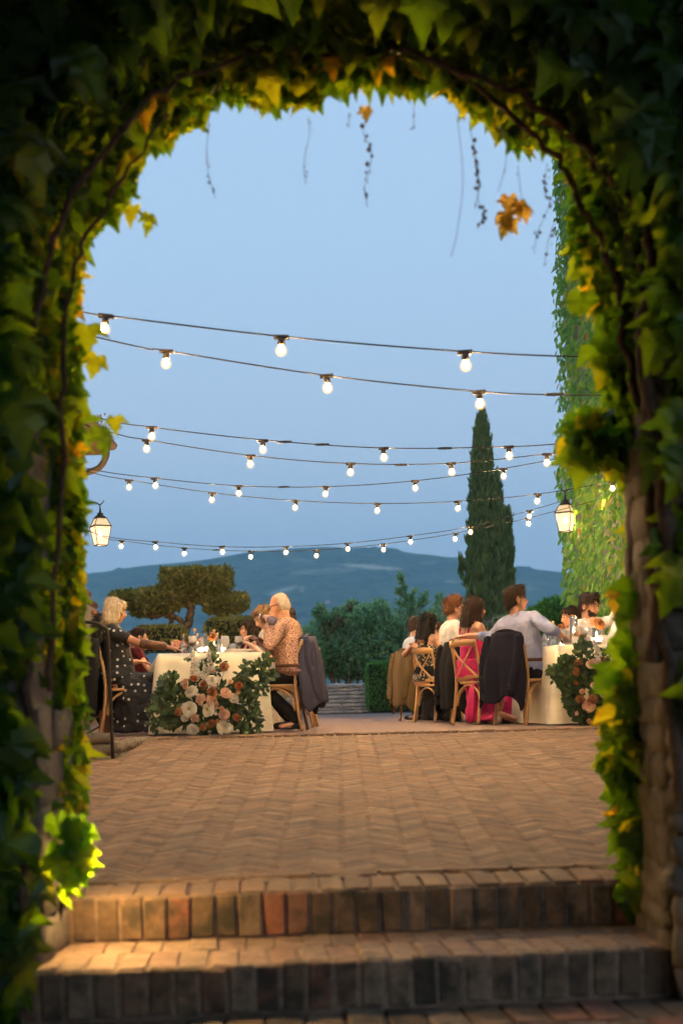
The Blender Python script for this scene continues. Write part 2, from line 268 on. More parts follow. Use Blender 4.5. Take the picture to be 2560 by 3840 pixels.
# ------------------------------------------------------------------ meshes
def fast(name, V, F, mat, parent=None, lv=None, smooth=False):
    V = np.asarray(V, dtype=np.float32).reshape(-1, 3); F = np.asarray(F, dtype=np.int32); n, k = F.shape
    me = D.meshes.new(name); me.vertices.add(len(V)); me.vertices.foreach_set('co', V.ravel())
    me.loops.add(n * k); me.loops.foreach_set('vertex_index', F.ravel()); me.polygons.add(n)
    me.polygons.foreach_set('loop_start', np.arange(n, dtype=np.int32) * k)
    me.polygons.foreach_set('use_smooth', np.full(n, smooth))
    me.update(calc_edges=True); me.validate()
    if lv is not None:
        a = me.attributes.new('lv', 'FLOAT', 'FACE'); a.data.foreach_set('value', np.asarray(lv, dtype=np.float32))
    me.materials.append(mat)
    return link(name, me, parent)
class MB:
    def __init__(s): s.v = []; s.f = []; s.m = []; s.cur = 0
    def add(s, vs_, fs):
        o = len(s.v); s.v += [tuple(x) for x in vs_]; s.f += [tuple(i + o for i in f) for f in fs]; s.m += [s.cur] * len(fs); return s
    def box(s, c, h, rot=None, top=1.0, bev=0):
        c = Vector(c); vs_ = []
        for z in (-1, 1):
            k = top if z > 0 else 1
            for x, y in ((-1, -1), (1, -1), (1, 1), (-1, 1)):
                p = Vector((x * h[0] * k, y * h[1] * k, z * h[2]))
                if rot is not None: p = rot @ p
                vs_.append(c + p)
        return s.add(vs_, [(0, 3, 2, 1), (4, 5, 6, 7), (0, 1, 5, 4), (1, 2, 6, 5), (2, 3, 7, 6), (3, 0, 4, 7)])
    def tube(s, pts, r, n=8, closed=False, flat=None, caps=True):
        pts = [Vector(p) for p in pts]; m = len(pts); rr = r if hasattr(r, '__len__') else [r] * m
        vs_ = []; up = None
        for i, p in enumerate(pts):
            a = pts[(i - 1) % m] if (closed or i) else p; b = pts[(i + 1) % m] if (closed or i < m - 1) else p
            t = (b - a).normalized()
            if up is None:
                up = Vector((0, 0, 1)) if abs(t.z) < .9 else Vector((0, 1, 0))
            x = up.cross(t)
            if x.length < 1e-4: x = Vector((1, 0, 0)).cross(t)
            x.normalize(); y = t.cross(x).normalized(); up = y
            fx, fy = flat if flat else (1, 1)
            for k in range(n):
                an = 2 * PI * k / n; vs_.append(p + x * math.cos(an) * rr[i] * fx + y * math.sin(an) * rr[i] * fy)
        fs = []
        for i in range(m if closed else m - 1):
            j = (i + 1) % m
            for k in range(n): fs.append((i * n + k, i * n + (k + 1) % n, j * n + (k + 1) % n, j * n + k))
        if not closed and caps: fs += [tuple(range(n))[::-1], tuple((m - 1) * n + k for k in range(n))]
        return s.add(vs_, fs)
    def lathe(s, prof, c=(0, 0, 0), n=16, cap=True):
        c = Vector(c); vs_ = []; m = len(prof)
        for r_, z in prof:
            for k in range(n): vs_.append(c + Vector((r_ * math.cos(2 * PI * k / n), r_ * math.sin(2 * PI * k / n), z)))
        fs = [(i * n + k, i * n + (k + 1) % n, (i + 1) * n + (k + 1) % n, (i + 1) * n + k) for i in range(m - 1) for k in range(n)]
        if cap: fs += [tuple(range(n))[::-1], tuple((m - 1) * n + k for k in range(n))]
        return s.add(vs_, fs)
    def ell(s, c, r, Rm=None, nu=12, nv=8):
        c = Vector(c); r = r if hasattr(r, '__len__') else (r, r, r); vs_ = []
        for j in range(1, nv):
            th = PI * j / nv
            for k in range(nu):
                p = Vector((math.sin(th) * math.cos(2 * PI * k / nu) * r[0], math.sin(th) * math.sin(2 * PI * k / nu) * r[1], math.cos(th) * r[2]))
                vs_.append(p)
        vs_ += [Vector((0, 0, r[2])), Vector((0, 0, -r[2]))]
        if Rm is not None: vs_ = [Rm @ p for p in vs_]
        vs_ = [c + p for p in vs_]; a = len(vs_) - 2; b = a + 1
        fs = [(j * nu + k, (j + 1) * nu + k, (j + 1) * nu + (k + 1) % nu, j * nu + (k + 1) % nu) for j in range(nv - 2) for k in range(nu)]
        fs += [(a, k, (k + 1) % nu) for k in range(nu)] + [(b, (nv - 2) * nu + (k + 1) % nu, (nv - 2) * nu + k) for k in range(nu)]
        return s.add(vs_, fs)
    def cap(s, p0, r0, p1, r1, n=10):
        p0, p1 = Vector(p0), Vector(p1); d = p1 - p0; L = max(d.length, 1e-5); t = d / L
        pts = []; rs = []
        for a in (-80, -55, -25, 0): pts.append(p0 + t * r0 * math.sin(R(a))); rs.append(r0 * math.cos(R(a)))
        for a in (0, 25, 55, 80): pts.append(p1 + t * r1 * math.sin(R(a))); rs.append(r1 * math.cos(R(a)))
        x = t.orthogonal().normalized(); y = t.cross(x); vs_ = []
        for p, r_ in zip(pts, rs):
            for k in range(n): vs_.append(p + x * math.cos(2 * PI * k / n) * r_ + y * math.sin(2 * PI * k / n) * r_)
        m = len(pts); fs = [(i * n + k, i * n + (k + 1) % n, (i + 1) * n + (k + 1) % n, (i + 1) * n + k) for i in range(m - 1) for k in range(n)]
        fs += [tuple(range(n))[::-1], tuple((m - 1) * n + k for k in range(n))]
        return s.add(vs_, fs)
    def chain(s, pts, rs, n=10):
        for i in range(len(pts) - 1): s.cap(pts[i], rs[i], pts[i + 1], rs[i + 1], n)
        return s
    def loft(s, rings, n=20):
        """rings: (centre, ux, uy) with ux, uy half-axis vectors; closed ends"""
        vs_ = []
        for c, ux, uy in rings:
            c, ux, uy = Vector(c), Vector(ux), Vector(uy)
            for k in range(n): vs_.append(c + ux * math.cos(2 * PI * k / n) + uy * math.sin(2 * PI * k / n))
        m = len(rings); fs = [(i * n + k, i * n + (k + 1) % n, (i + 1) * n + (k + 1) % n, (i + 1) * n + k) for i in range(m - 1) for k in range(n)]
        fs += [tuple(range(n))[::-1], tuple((m - 1) * n + k for k in range(n))]
        return s.add(vs_, fs)
    def build(s, name, mat, parent=None, smooth=True):
        me = D.meshes.new(name); me.from_pydata(s.v, [], s.f); me.update()
        for m_ in (mat if isinstance(mat, (list, tuple)) else [mat]): me.materials.append(m_)
        if isinstance(mat, (list, tuple)): me.polygons.foreach_set('material_index', s.m)
        me.polygons.foreach_set('use_smooth', [smooth] * len(me.polygons))
        return link(name, me, parent)
    def blob(s, name, mat, parent=None, voxel=.008, smooth=4, disp=None):
        """the shapes fused into one continuous surface"""
        o = s.build(name, mat, None)
        # outward normals first
        bm = bmesh.new(); bm.from_mesh(o.data); bmesh.ops.recalc_face_normals(bm, faces=bm.faces); bm.to_mesh(o.data); bm.free()
        r = o.modifiers.new('r', 'REMESH'); r.mode = 'VOXEL'; r.voxel_size = voxel; r.use_smooth_shade = True
        sm = o.modifiers.new('s', 'SMOOTH'); sm.factor = .5; sm.iterations = smooth
        if disp:
            size, strength = disp
            tx = D.textures.new('folds', 'CLOUDS'); tx.noise_scale = size; tx.noise_depth = 3
            dm = o.modifiers.new('d', 'DISPLACE'); dm.texture = tx; dm.strength = strength; dm.mid_level = .5; dm.texture_coords = 'LOCAL'
        dg = bpy.context.evaluated_depsgraph_get(); me = D.meshes.new_from_object(o.evaluated_get(dg)); me.name = name
        o.modifiers.clear(); old = o.data; o.data = me; D.meshes.remove(old)
        if parent is not None: o.parent = parent
        return o
def catmull(pts, k=6):
    pts = [Vector(p) for p in pts]; o = []
    for i in range(len(pts) - 1):
        a = pts[max(i - 1, 0)]; b = pts[i]; c = pts[i + 1]; d = pts[min(i + 2, len(pts) - 1)]
        for j in range(k):
            t = j / k; o.append(.5 * ((2 * b) + (c - a) * t + (2 * a - 5 * b + 4 * c - d) * t * t + (3 * b - a - 3 * c + d) * t ** 3))
    o.append(pts[-1]); return o

# ------------------------------------------------------------------ leaf clouds
def _half(pts): return pts + [(-x, y) for x, y in pts[::-1] if x > 0]
IVY_OUT = _half([(0, .02), (.20, -.14), (.40, -.06), (.52, .16), (.66, .46), (.40, .40), (.29, .50), (.30, .70), (.13, .86), (0, 1.10)])
# outline runs round from the notch to the tip and back
def leaf_template(outline, cx=0, cy=.32, cup=.35, fold=.18):
    v = [(cx, cy, 0)] + [(x, y, fold * abs(x) - cup * ((y - cy) ** 2) * .9 - cup * x * x) for x, y in outline]
    n = len(outline); f = [(0, 1 + i, 1 + (i + 1) % n) for i in range(n)]
    return np.array(v, dtype=np.float32), np.array(f, dtype=np.int32)
def ivy_template(tips, sin_, w=1.0, curl=.2, seed=0):
    rg = random.Random(seed)
    half = [(0, .03, .02), (.20, -.13, -.03), (.38, -.07, -.05), (.50, .14, .03), (.67, .44, -.16), (.52, .46, -.08), (.41, .38, .03), (.31, .50, .07), (.37, .66, -.01), (.20, .80, -.02), (0, 1.12, -.20)]
    out = [(x * w * (tips if k in (4, 5) else 1), y, z) for k, (x, y, z) in enumerate(half)]; out += [(-x, y, z) for x, y, z in out[::-1] if x > 0]
    out = [(x + rg.uniform(-.035, .035), y + rg.uniform(-.035, .035), z - curl * (x * x + (y - .3) ** 2) + rg.uniform(-.03, .03)) for x, y, z in out]
    v = [(0, .30, .0), (0, .62, -.02)] + out; n = len(out); tip = 10; f = []
    for q in range(n):
        r_ = (q + 1) % n; cen = 1 if 7 <= q <= 12 else 0; f.append((cen, 2 + q, 2 + r_))
    f += [(0, 2 + 7, 1), (0, 1, 2 + 13)]
    return np.array(v, dtype=np.float32), np.array(f, dtype=np.int32)
T_IVYS = [ivy_template(1, 1, 1, .25, 1), ivy_template(1.1, 1, .92, .5, 2), ivy_template(.85, 1, 1.05, .1, 3), ivy_template(1.0, 1, .8, .7, 4), ivy_template(1.05, 1, 1.1, .35, 5)]; T_IVY = T_IVYS[0]
T_OAK = leaf_template(_half([(0, 0), (.10, .12), (.30, .18), (.20, .32), (.40, .46), (.24, .58), (.34, .76), (.15, .84), (0, 1.05)]), cy=.45, cup=.3)
T_OVAL = leaf_template(_half([(0, 0), (.24, .3), (.22, .65), (0, 1)]), cy=.45, cup=.25)
T_SMALL = (np.array([(0, 0, 0), (.3, .5, .08), (0, 1, -.05), (-.3, .5, .08)], dtype=np.float32), np.array([(0, 1, 2), (0, 2, 3)], dtype=np.int32))
T_BLADE = (np.array([(-.09, 0, 0), (.09, 0, 0), (.02, 1, .05)], dtype=np.float32), np.array([(0, 1, 2)], dtype=np.int32))
def unit(a): return a / np.maximum(np.linalg.norm(a, axis=1, keepdims=True), 1e-9)
def frames(tip, nrm):
    y = unit(tip); z = unit(nrm - (nrm * y).sum(1, keepdims=True) * y); x = np.cross(y, z); return x, y, z
def leaf_cloud(name, pos, tip, nrm, size, T, mat, parent=None, lv=None):
    if isinstance(T, list):          # several leaf shapes in one mesh
        n = len(pos); k = RNG.integers(0, len(T), n); size = np.broadcast_to(size, (n,)); lv = RNG.random(n) if lv is None else lv; Vs = []; Fs = []; L = []; o = 0
        for q, t in enumerate(T):
            m = k == q; x, y, z = frames(np.asarray(tip, float)[m], np.asarray(nrm, float)[m]); tv, tf = t; N = int(m.sum()); s_ = size[m][:, None, None]
            Vs.append((np.asarray(pos, float)[m][:, None, :] + s_ * (tv[None, :, 0:1] * x[:, None, :] + tv[None, :, 1:2] * y[:, None, :] + tv[None, :, 2:3] * z[:, None, :])).reshape(-1, 3))
            Fs.append((tf[None] + (np.arange(N) * len(tv))[:, None, None]).reshape(-1, 3) + o); o += N * len(tv); L.append(np.repeat(lv[m], len(tf)))
        return fast(name, np.concatenate(Vs), np.concatenate(Fs), mat, parent, np.concatenate(L))
    pos = np.asarray(pos, float); x, y, z = frames(np.asarray(tip, float), np.asarray(nrm, float)); tv, tf = T; N = len(pos)
    size = np.broadcast_to(size, (N,))[:, None, None]
    V = pos[:, None, :] + size * (tv[None, :, 0:1] * x[:, None, :] + tv[None, :, 1:2] * y[:, None, :] + tv[None, :, 2:3] * z[:, None, :])
    F = (tf[None] + (np.arange(N) * len(tv))[:, None, None]).reshape(-1, 3)
    if lv is None: lv = RNG.random(N)
    return fast(name, V.reshape(-1, 3), F, mat, parent, np.repeat(lv, len(tf)))
def rnd(n, s=1.0): return RNG.normal(size=(n, 3)) * s
def leaf_objects(name, pos, tip, nrm, size, T, mat, parent, lv=None, nvar=10):
    """each leaf an object of its own, sharing a few meshes"""
    Ts = T if isinstance(T, list) else [T]; ms = []
    for k in range(nvar):
        tv, tf = Ts[k % len(Ts)]; me = D.meshes.new(name); bend = tv.copy(); bend[:, 2] += tv[:, 1] ** 2 * random.uniform(-.25, .2) + tv[:, 0] * random.uniform(-.2, .2)
        me.from_pydata(bend.tolist(), [], tf.tolist()); a = me.attributes.new('lv', 'FLOAT', 'FACE'); a.data.foreach_set('value', np.zeros(len(tf), dtype=np.float32)); me.materials.append(mat); ms.append(me)
    x, y, z = frames(np.asarray(tip, float), np.asarray(nrm, float)); size = np.broadcast_to(size, (len(pos),))
    for i in range(len(pos)):
        o = D.objects.new(name, ms[i % nvar]); COL.objects.link(o); o.parent = parent
        m = Matrix(((x[i][0], y[i][0], z[i][0], 0), (x[i][1], y[i][1], z[i][1], 0), (x[i][2], y[i][2], z[i][2], 0), (0, 0, 0, 1)))
        o.matrix_local = Matrix.Translation(Vector(pos[i])) @ m @ Matrix.Scale(float(size[i]), 4)
# ------------------------------------------------------------------ terrain, hills, haze
SKYL = [(-900, 2230), (0, 2200), (342, 2150), (525, 2121), (700, 2106), (786, 2095), (939, 2067), (1130, 2052), (1220, 2049), (1283, 2052), (1450, 2056), (1548, 2073), (1696, 2089), (1925, 2125), (2125, 2146), (2600, 2160), (3400, 2190)]
def terrain():
    yr = 2000.0; sk = [P(a, b, yr) for a, b in SKYL]; sx_ = np.array([p.x for p in sk]); sz_ = np.array([p.z for p in sk])
    ys = np.concatenate([[-60, 0, 10, 20, 27.2, 27.9, 34, 45, 60, 90, 150, 250, 400, 600, 750], np.linspace(820, 2010, 150), [2150, 2400, 2900, 3300]])
    us = np.linspace(-.62, .62, 330); V = []; att = []
    for y in ys:
        W = max(y, 90)
        for u in us:
            x = u * W * (1 if y > 100 else 1.6); ux = x / max(y, 1) * yr
            if y < 27.5: z = -1.3
            elif y < 46: z = -.45
            elif y < 800: z = -.45 - 45 * min(1, (y - 46) / 300)
            else:
                t = (y - 800) / 1200; top = float(np.interp(ux, sx_, sz_))
                if t <= 1:
                    s = t ** 1.15; z = -45 + (top * (y / yr) ** .25 + 45) * s
                    k = min(1, t * 3) * (1 - .6 * t)
                    z += k * 26 * mnoise.fractal(Vector((x / 330, y / 330, 3)), 1, 2, 4)
                    z += 4.5 * mnoise.noise(Vector((x / 16, y / 20, 1))) + 2.0 * mnoise.noise(Vector((x / 6, y / 9, 5)))
                else: z = top - (y - yr) * .25
            V.append((x, y, z))
    n = len(us); F = [(j * n + i, j * n + i + 1, (j + 1) * n + i + 1, (j + 1) * n + i) for j in range(len(ys) - 1) for i in range(n - 1)]
    m = NT('hill_forest'); g = m.n('ShaderNodeNewGeometry'); v = g.outputs['Position']
    a = m.noise(v, .010, 6, .6); b = m.noise(v, .055, 5, .7); c = m.noise(v, .0045, 3, .5)
    col = m.ramp(b, [(.35, (.004, .014, .008)), (.65, (.075, .11, .05))])
    col = m.mix(m.ramp(a, [(.56, (0, 0, 0)), (.62, (.55, .55, .55))]), col, (.10, .13, .06))
    at = m.n('ShaderNodeAttribute'); at.attribute_name = 'field'
    col = m.mix(at.outputs['Fac'], col, (.46, .38, .27)); m.col(col); m.rough(.95)
    o = fast('ground', V, F, m.m, smooth=True)
    FLD = [(1390, 2126, 120, 7, .07, .9), (1205, 2143, 130, 11, -.05, .28), (1060, 2214, 55, 9, -.25, .6), (1130, 2203, 9, 3, 0, .6), (1960, 2203, 45, 10, .1, .5), (1700, 2180, 45, 4, .05, .6), (1480, 2302, 40, 12, .1, .5), (1120, 2100, 60, 10, .2, .22), (1600, 2110, 40, 5, 0, .3), (900, 2215, 26, 9, 0, .3), (860, 2170, 30, 5, 0, .25)]
    me = o.data; co = np.empty(len(me.vertices) * 3, dtype=np.float32); me.vertices.foreach_get('co', co); co = co.reshape(-1, 3)
    Yc = np.maximum(co[:, 1], 1); xw = co[:, 0] / Yc; zw = (co[:, 2] - EYE) / Yc; u = xw * cr - zw * sr; vv = xw * sr + zw * cr
    px = 1280 + u * FPX; py = H0 - vv * FPX; val = np.zeros(len(px))
    for (cx, cy_, rx, ry, sl, st) in FLD:
        dy = py - cy_ - (px - cx) * sl; d = ((px - cx) / rx) ** 2 + (dy / ry) ** 2
        val = np.maximum(val, st * np.clip((1.15 - d) * 3, 0, 1) * (co[:, 1] > 900))
    a_ = me.attributes.new('field', 'FLOAT', 'POINT'); a_.data.foreach_set('value', val.astype(np.float32))
    return tag(o, 'wooded hillside with pale fields beyond the garden', kind='structure')
terrain()
def hill_z(px, py, y0=900):
    """distance at which the sight line through a pixel meets the hill"""
    dg = bpy.context.evaluated_depsgraph_get(); d = (P(px, py, 100) - Vector((0, 0, EYE))).normalized()
    hit, loc, *_ = SC.ray_cast(dg, Vector((0, 0, EYE)) + d * 60, d); return loc if hit else P(px, py, 1500)
M['farwall'] = simple('farmhouse_wall', (.55, .36, .28), .8, .1, .1, 0); M['farroof'] = simple('farmhouse_roof', (.35, .16, .10), .8, .1, .1, 0)
for px, py, wd, lab in ((1132, 2219, 13, 'tiny pink farmhouse below a pale field on the far hillside'), (1228, 2264, 17, 'tiny pink farmhouse lowest on the far hillside above the shrubs'), (1265, 2134, 5, 'tiny white farmhouse beside the upper pale field of the hill'), (1182, 2118, 5, 'tiny white farmhouse highest on the hill beneath the string bulbs')):
    L = hill_z(px, py); e = tag(empty('farmhouse', L), lab, 'house', 'farmhouses on the far hillside'); k = L.y / FPX * wd
    MB().box((0, 0, k * .3), (k * .55, k * .35, k * .32)).build('wall', M['farwall'], e, False)
    MB().add([(-k * .6, -k * .4, k * .62), (k * .6, -k * .4, k * .62), (k * .6, k * .4, k * .62), (-k * .6, k * .4, k * .62), (-k * .6, 0, k * .85), (k * .6, 0, k * .85)], [(0, 1, 5, 4), (2, 3, 4, 5), (0, 4, 3), (1, 2, 5), (0, 3, 2, 1)]).build('roof', M['farroof'], e, False)
hz = NT('haze_air'); hz.t.nodes.remove(hz.b); vp = hz.n('ShaderNodeVolumePrincipled'); vp.inputs['Color'].default_value = (.46, .80, 1, 1); vp.inputs['Density'].default_value = 2.9e-4
hz.l(vp.outputs[0], hz.o.inputs['Volume'])
hb = MB().box((0, 1620, 190), (2150, 1720, 245)).build('haze', hz.m, None, False); tag(hb, 'pale blue evening haze in the air', kind='stuff')

# ------------------------------------------------------------------ terrace, ramp, steps
CREASE = 11.1; SLOPE = .0606
tb = MB().box((0, 19.4, -.45), (9, 8.3, .446)).build('terrace', M['terrace'], None, False); tag(tb, 'brick paved terrace where the dinner tables stand', kind='structure')
EDGE = lambda x: 4.525 + .05 * x          # front edge of the ramp
EDGE2 = lambda x: 4.05 + .085 * x         # front edge of the step below
def ramp_z(y): return -(CREASE - y) * SLOPE
rampo = empty('ramp', (0, 0, 0)); tag(rampo, 'herringbone brick ramp rising from the steps to the tables', kind='structure')
def sheet(name, fn_front, y1, z0, z1, drop, mat, parent):
    xs = np.linspace(-5, 5, 21); V = [(x, fn_front(x) + .02, z0) for x in xs] + [(x, y1, z1) for x in xs] + [(x, fn_front(x) + .02, z0 - drop) for x in xs] + [(x, y1, z0 - drop) for x in xs]; n = 21
    F = [(i, i + 1, n + i + 1, n + i) for i in range(n - 1)] + [(2 * n + i, 2 * n + i + 1, i + 1, i) for i in range(n - 1)]
    return fast(name, V, F, mat, parent)
sheet('mortar_bed', EDGE, CREASE, ramp_z(4.5) - .006, -.006, .5, M['mortar'], rampo)
def brick_mesh(l, w_, h, b=.004, mat=None, jit=.0):
    v = []
    for z, k in ((-h, 0), (0 - b, 0), (0, b)):
        for x, y in ((-1, -1), (1, -1), (1, 1), (-1, 1)): v.append((x * (l / 2 - k) + random.uniform(-jit, jit), y * (w_ / 2 - k) + random.uniform(-jit, jit), z + (random.uniform(-jit, jit) if z == 0 else 0)))
    f = [(8, 9, 10, 11)] + [(a + i, a + (i + 1) % 4, a + 4 + (i + 1) % 4, a + 4 + i) for a in (0, 4) for i in range(4)]
    return v, f
def mesh_from(name, v, f, mat):
    me = D.meshes.new(name); me.from_pydata(v, [], f); a = me.attributes.new('lv', 'FLOAT', 'FACE'); a.data.foreach_set('value', np.zeros(len(f), dtype=np.float32)); me.materials.append(mat); return me
# herringbone of 24 x 6 cm bricks laid at 45 degrees to the steps
W_ = .046; NB = 4; items = []
for k in range(-190, 190):
    for mm in range(-26, 27):
        for kind_ in (0, 1):
            if kind_ == 0: cx, cy_ = (k + 2 * NB * mm + NB / 2) * W_, (k + .5) * W_; an = 0
            else: cx, cy_ = (k + NB + 2 * NB * mm + .5) * W_, (k - NB + 1 + NB / 2) * W_; an = PI / 2
            x = (cx - cy_) * .7071; y = (cx + cy_) * .7071 + 7.6
            if abs(x) < 3.3 and EDGE(x) + .27 < y < CREASE - .30: items.append((x, y, an + PI / 4))
items.sort(key=lambda t: t[1] + abs(t[0]) * .35)
bv = [mesh_from('brick', *brick_mesh(W_ * NB - .003, W_ - .003, .03, .0025, jit=.0008), M['brick']) for _ in range(8)]
tilt = Matrix.Rotation(math.atan(SLOPE), 4, 'X')
def brick_tr(x, y, an): return Matrix.Translation((x, y, ramp_z(y) + random.uniform(-.0005, .0006) + .006 * mnoise.noise(Vector((x * .8, y * .8, 0))))) @ tilt @ Matrix.Rotation(an + R(random.uniform(-1.5, 1.5)), 4, 'Z') @ Matrix.Rotation(R(random.uniform(-.3, .3)), 4, 'X')
NP_ = 240
for i, (x, y, an) in enumerate(items[:NP_]):
    o = D.objects.new('brick', bv[i % 8]); COL.objects.link(o); o.parent = rampo; o.matrix_local = brick_tr(x, y, an)
def joined(name, trs, templ, mat, parent, label=None):
    V = []; F = []; lv = []; n0 = 0
    for tr in trs:
        v, f = templ(); v = np.array(v); A = np.array(tr); V.append(v @ A[:3, :3].T + A[:3, 3]); F += [tuple(i + n0 for i in q) for q in f]; n0 += len(v); lv += [random.random()] * len(f)
    o = fast(name, np.concatenate(V), F, mat, parent, lv); tag(o, label, kind='stuff'); return o
joined('paving', [brick_tr(*t) for t in items[NP_:]], lambda: brick_mesh(W_ * NB - .003, W_ - .003, .03, .0025, jit=.0008), M['brick'], rampo)
# header rows: nosing of the ramp (two rows) and brick border by the tables
hb_ = [mesh_from('brick', *brick_mesh(.083, .215, .05, .005, jit=.0015), M['brick']) for _ in range(5)]
for j, x in enumerate(np.arange(-1.45, 1.5, .093)):
    o = D.objects.new('brick', hb_[j % 5]); COL.objects.link(o); o.parent = rampo; y = EDGE(x) + .128
    o.matrix_local = Matrix.Translation((x, y, ramp_z(y) + random.uniform(-.001, .006))) @ tilt @ Matrix.Rotation(R(2.9 + random.uniform(-1.5, 1.5)), 4, 'Z')
row2 = [Matrix.Translation((x, EDGE(x) + .31, ramp_z(EDGE(x) + .31) + random.uniform(.003, .006))) @ tilt for x in np.arange(-3, 3, .25)]
joined('edging', row2 + [Matrix.Translation((x, CREASE - .13, -.004 + random.uniform(-.002, .004))) @ Matrix.Rotation(PI / 2 + R(random.uniform(-8, 8)), 4, 'Z') for x in np.arange(-4, 4, .075)], lambda: brick_mesh(.235, .062, .04, .004, jit=.003), M['brick'], rampo)
# the two steps
def step(name, lab, fn, ztop, drop, depth, mats):
    e = tag(empty(name), lab, kind='structure'); 
    rm = [mesh_from('brick', *brick_mesh(random.uniform(.064, .078), drop + random.uniform(-.016, .0), .06, .005, jit=.0022), M['brick_riser']) for _ in range(9)]
    for j, x in enumerate(np.arange(-1.5, 1.5, .083)):
        o = D.objects.new('brick', rm[(j * 4) % 9]); COL.objects.link(o); o.parent = e
        o.matrix_local = Matrix.Translation((x, fn(x) - random.uniform(.0, .007), ztop - drop / 2 + random.uniform(-.003, .003))) @ Matrix.Rotation(PI / 2 + R(random.uniform(-.8, .8)), 4, 'X') @ Matrix.Rotation(R(random.uniform(-1.3, 1.3)), 4, 'Z')
    V = []; xs = np.linspace(-2, 2, 9)
    for x in xs: V += [(x, fn(x) + .005, ztop - .006), (x, fn(x) + depth, ztop - .006), (x, fn(x) + .005, ztop - drop - .02)]
    F = []
    for i in range(8): a = i * 3; b = a + 3; F += [(a, b, b + 1, a + 1), (a + 2, b + 2, b, a)]
    fast('mortar_bed', V, F, M['mortar'], e)
    return e
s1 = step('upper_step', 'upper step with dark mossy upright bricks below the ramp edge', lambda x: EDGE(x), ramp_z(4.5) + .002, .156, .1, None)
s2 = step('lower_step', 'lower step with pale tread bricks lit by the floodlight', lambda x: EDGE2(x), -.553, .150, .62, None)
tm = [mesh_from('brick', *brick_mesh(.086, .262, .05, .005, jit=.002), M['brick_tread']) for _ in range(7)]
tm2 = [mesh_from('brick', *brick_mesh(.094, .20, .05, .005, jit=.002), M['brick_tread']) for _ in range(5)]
for j, x in enumerate(np.arange(-1.45, 1.45, .096)):
    for r_, (mz, dy) in enumerate(((tm, .150), (tm2, .387))):
        y = EDGE2(x) + dy; xx = x + (.03 if r_ else 0) + random.uniform(-.004, .004)
        if y > EDGE(x) + .03: continue
        o = D.objects.new('brick', mz[(j * 2) % len(mz)]); COL.objects.link(o); o.parent = s2
        o.matrix_local = Matrix.Translation((xx + (dy - .1) * -.10, y, -.554 + random.uniform(-.003, .005))) @ Matrix.Rotation(R(5 + random.uniform(-2, 2)), 4, 'Z')
path = tag(empty('path'), 'worn brick path at the foot of the steps', kind='structure')
pm = [mesh_from('brick', *brick_mesh(.115, .25, .05, .006, jit=.004), M['brick_riser']) for _ in range(6)]
for j, x in enumerate(np.arange(-1.3, 1.6, .123)):
    for q in range(4):
        y = EDGE2(x) - .14 - q * .262; o = D.objects.new('brick', pm[(j + q * 2) % 6]); COL.objects.link(o); o.parent = path
        o.matrix_local = Matrix.Translation((x + q * .05, y, -.704 + random.uniform(-.004, .003))) @ Matrix.Rotation(R(5 + random.uniform(-2, 2)), 4, 'Z')
fast('mortar_bed', [(-6, -4, -.716), (6, -4, -.716), (6, 4.6, -.716), (-6, 4.6, -.716)], [(0, 1, 2, 3)], M['mortar'], path)

# rough stones: a few shared rounded blocks
def rock_mesh(mat, jit=.10, pw=.5):
    bm = bmesh.new(); bmesh.ops.create_cube(bm, size=2); bmesh.ops.subdivide_edges(bm, edges=bm.edges, cuts=1, use_grid_fill=True)
    for v in bm.verts:
        k = v.co.length; v.co *= 1 / (k ** pw); v.co += Vector([random.uniform(-jit, jit) for _ in range(3)])
    me = D.meshes.new('stone'); bm.to_mesh(me); bm.free(); me.polygons.foreach_set('use_smooth', [True] * len(me.polygons)); me.materials.append(mat)
    a = me.attributes.new('lv', 'FLOAT', 'FACE'); a.data.foreach_set('value', np.zeros(len(me.polygons), dtype=np.float32)); return me
RK = [rock_mesh(M['stone'], .17, .36) for _ in range(12)]; RKC = [rock_mesh(M['stone_cool'], .09, .38) for _ in range(9)]
def stone_face(parent, u0, u1, z0, z1, place, meshes, hw=(.11, .20), ww=(.16, .36), depth=.09):
    z = z0; n = 0
    while z < z1:
        h = random.uniform(*hw); u = u0 - random.uniform(0, .1)
        while u < u1:
            wd = random.uniform(*ww); a = max(u, u0); b = min(u + wd, u1)
            if b - a > .05:
                o = D.objects.new('stone', meshes[n % len(meshes)]); COL.objects.link(o); o.parent = parent; n += 1
                o.matrix_local = place((a + b) / 2, z + h / 2) @ Matrix.Rotation(R(random.uniform(-4, 4)), 4, 'Y') @ Matrix.Diagonal(((b - a) / 2 * 1.12, depth, h / 2 * 1.12, 1))
            u += wd
        z += h
    return n
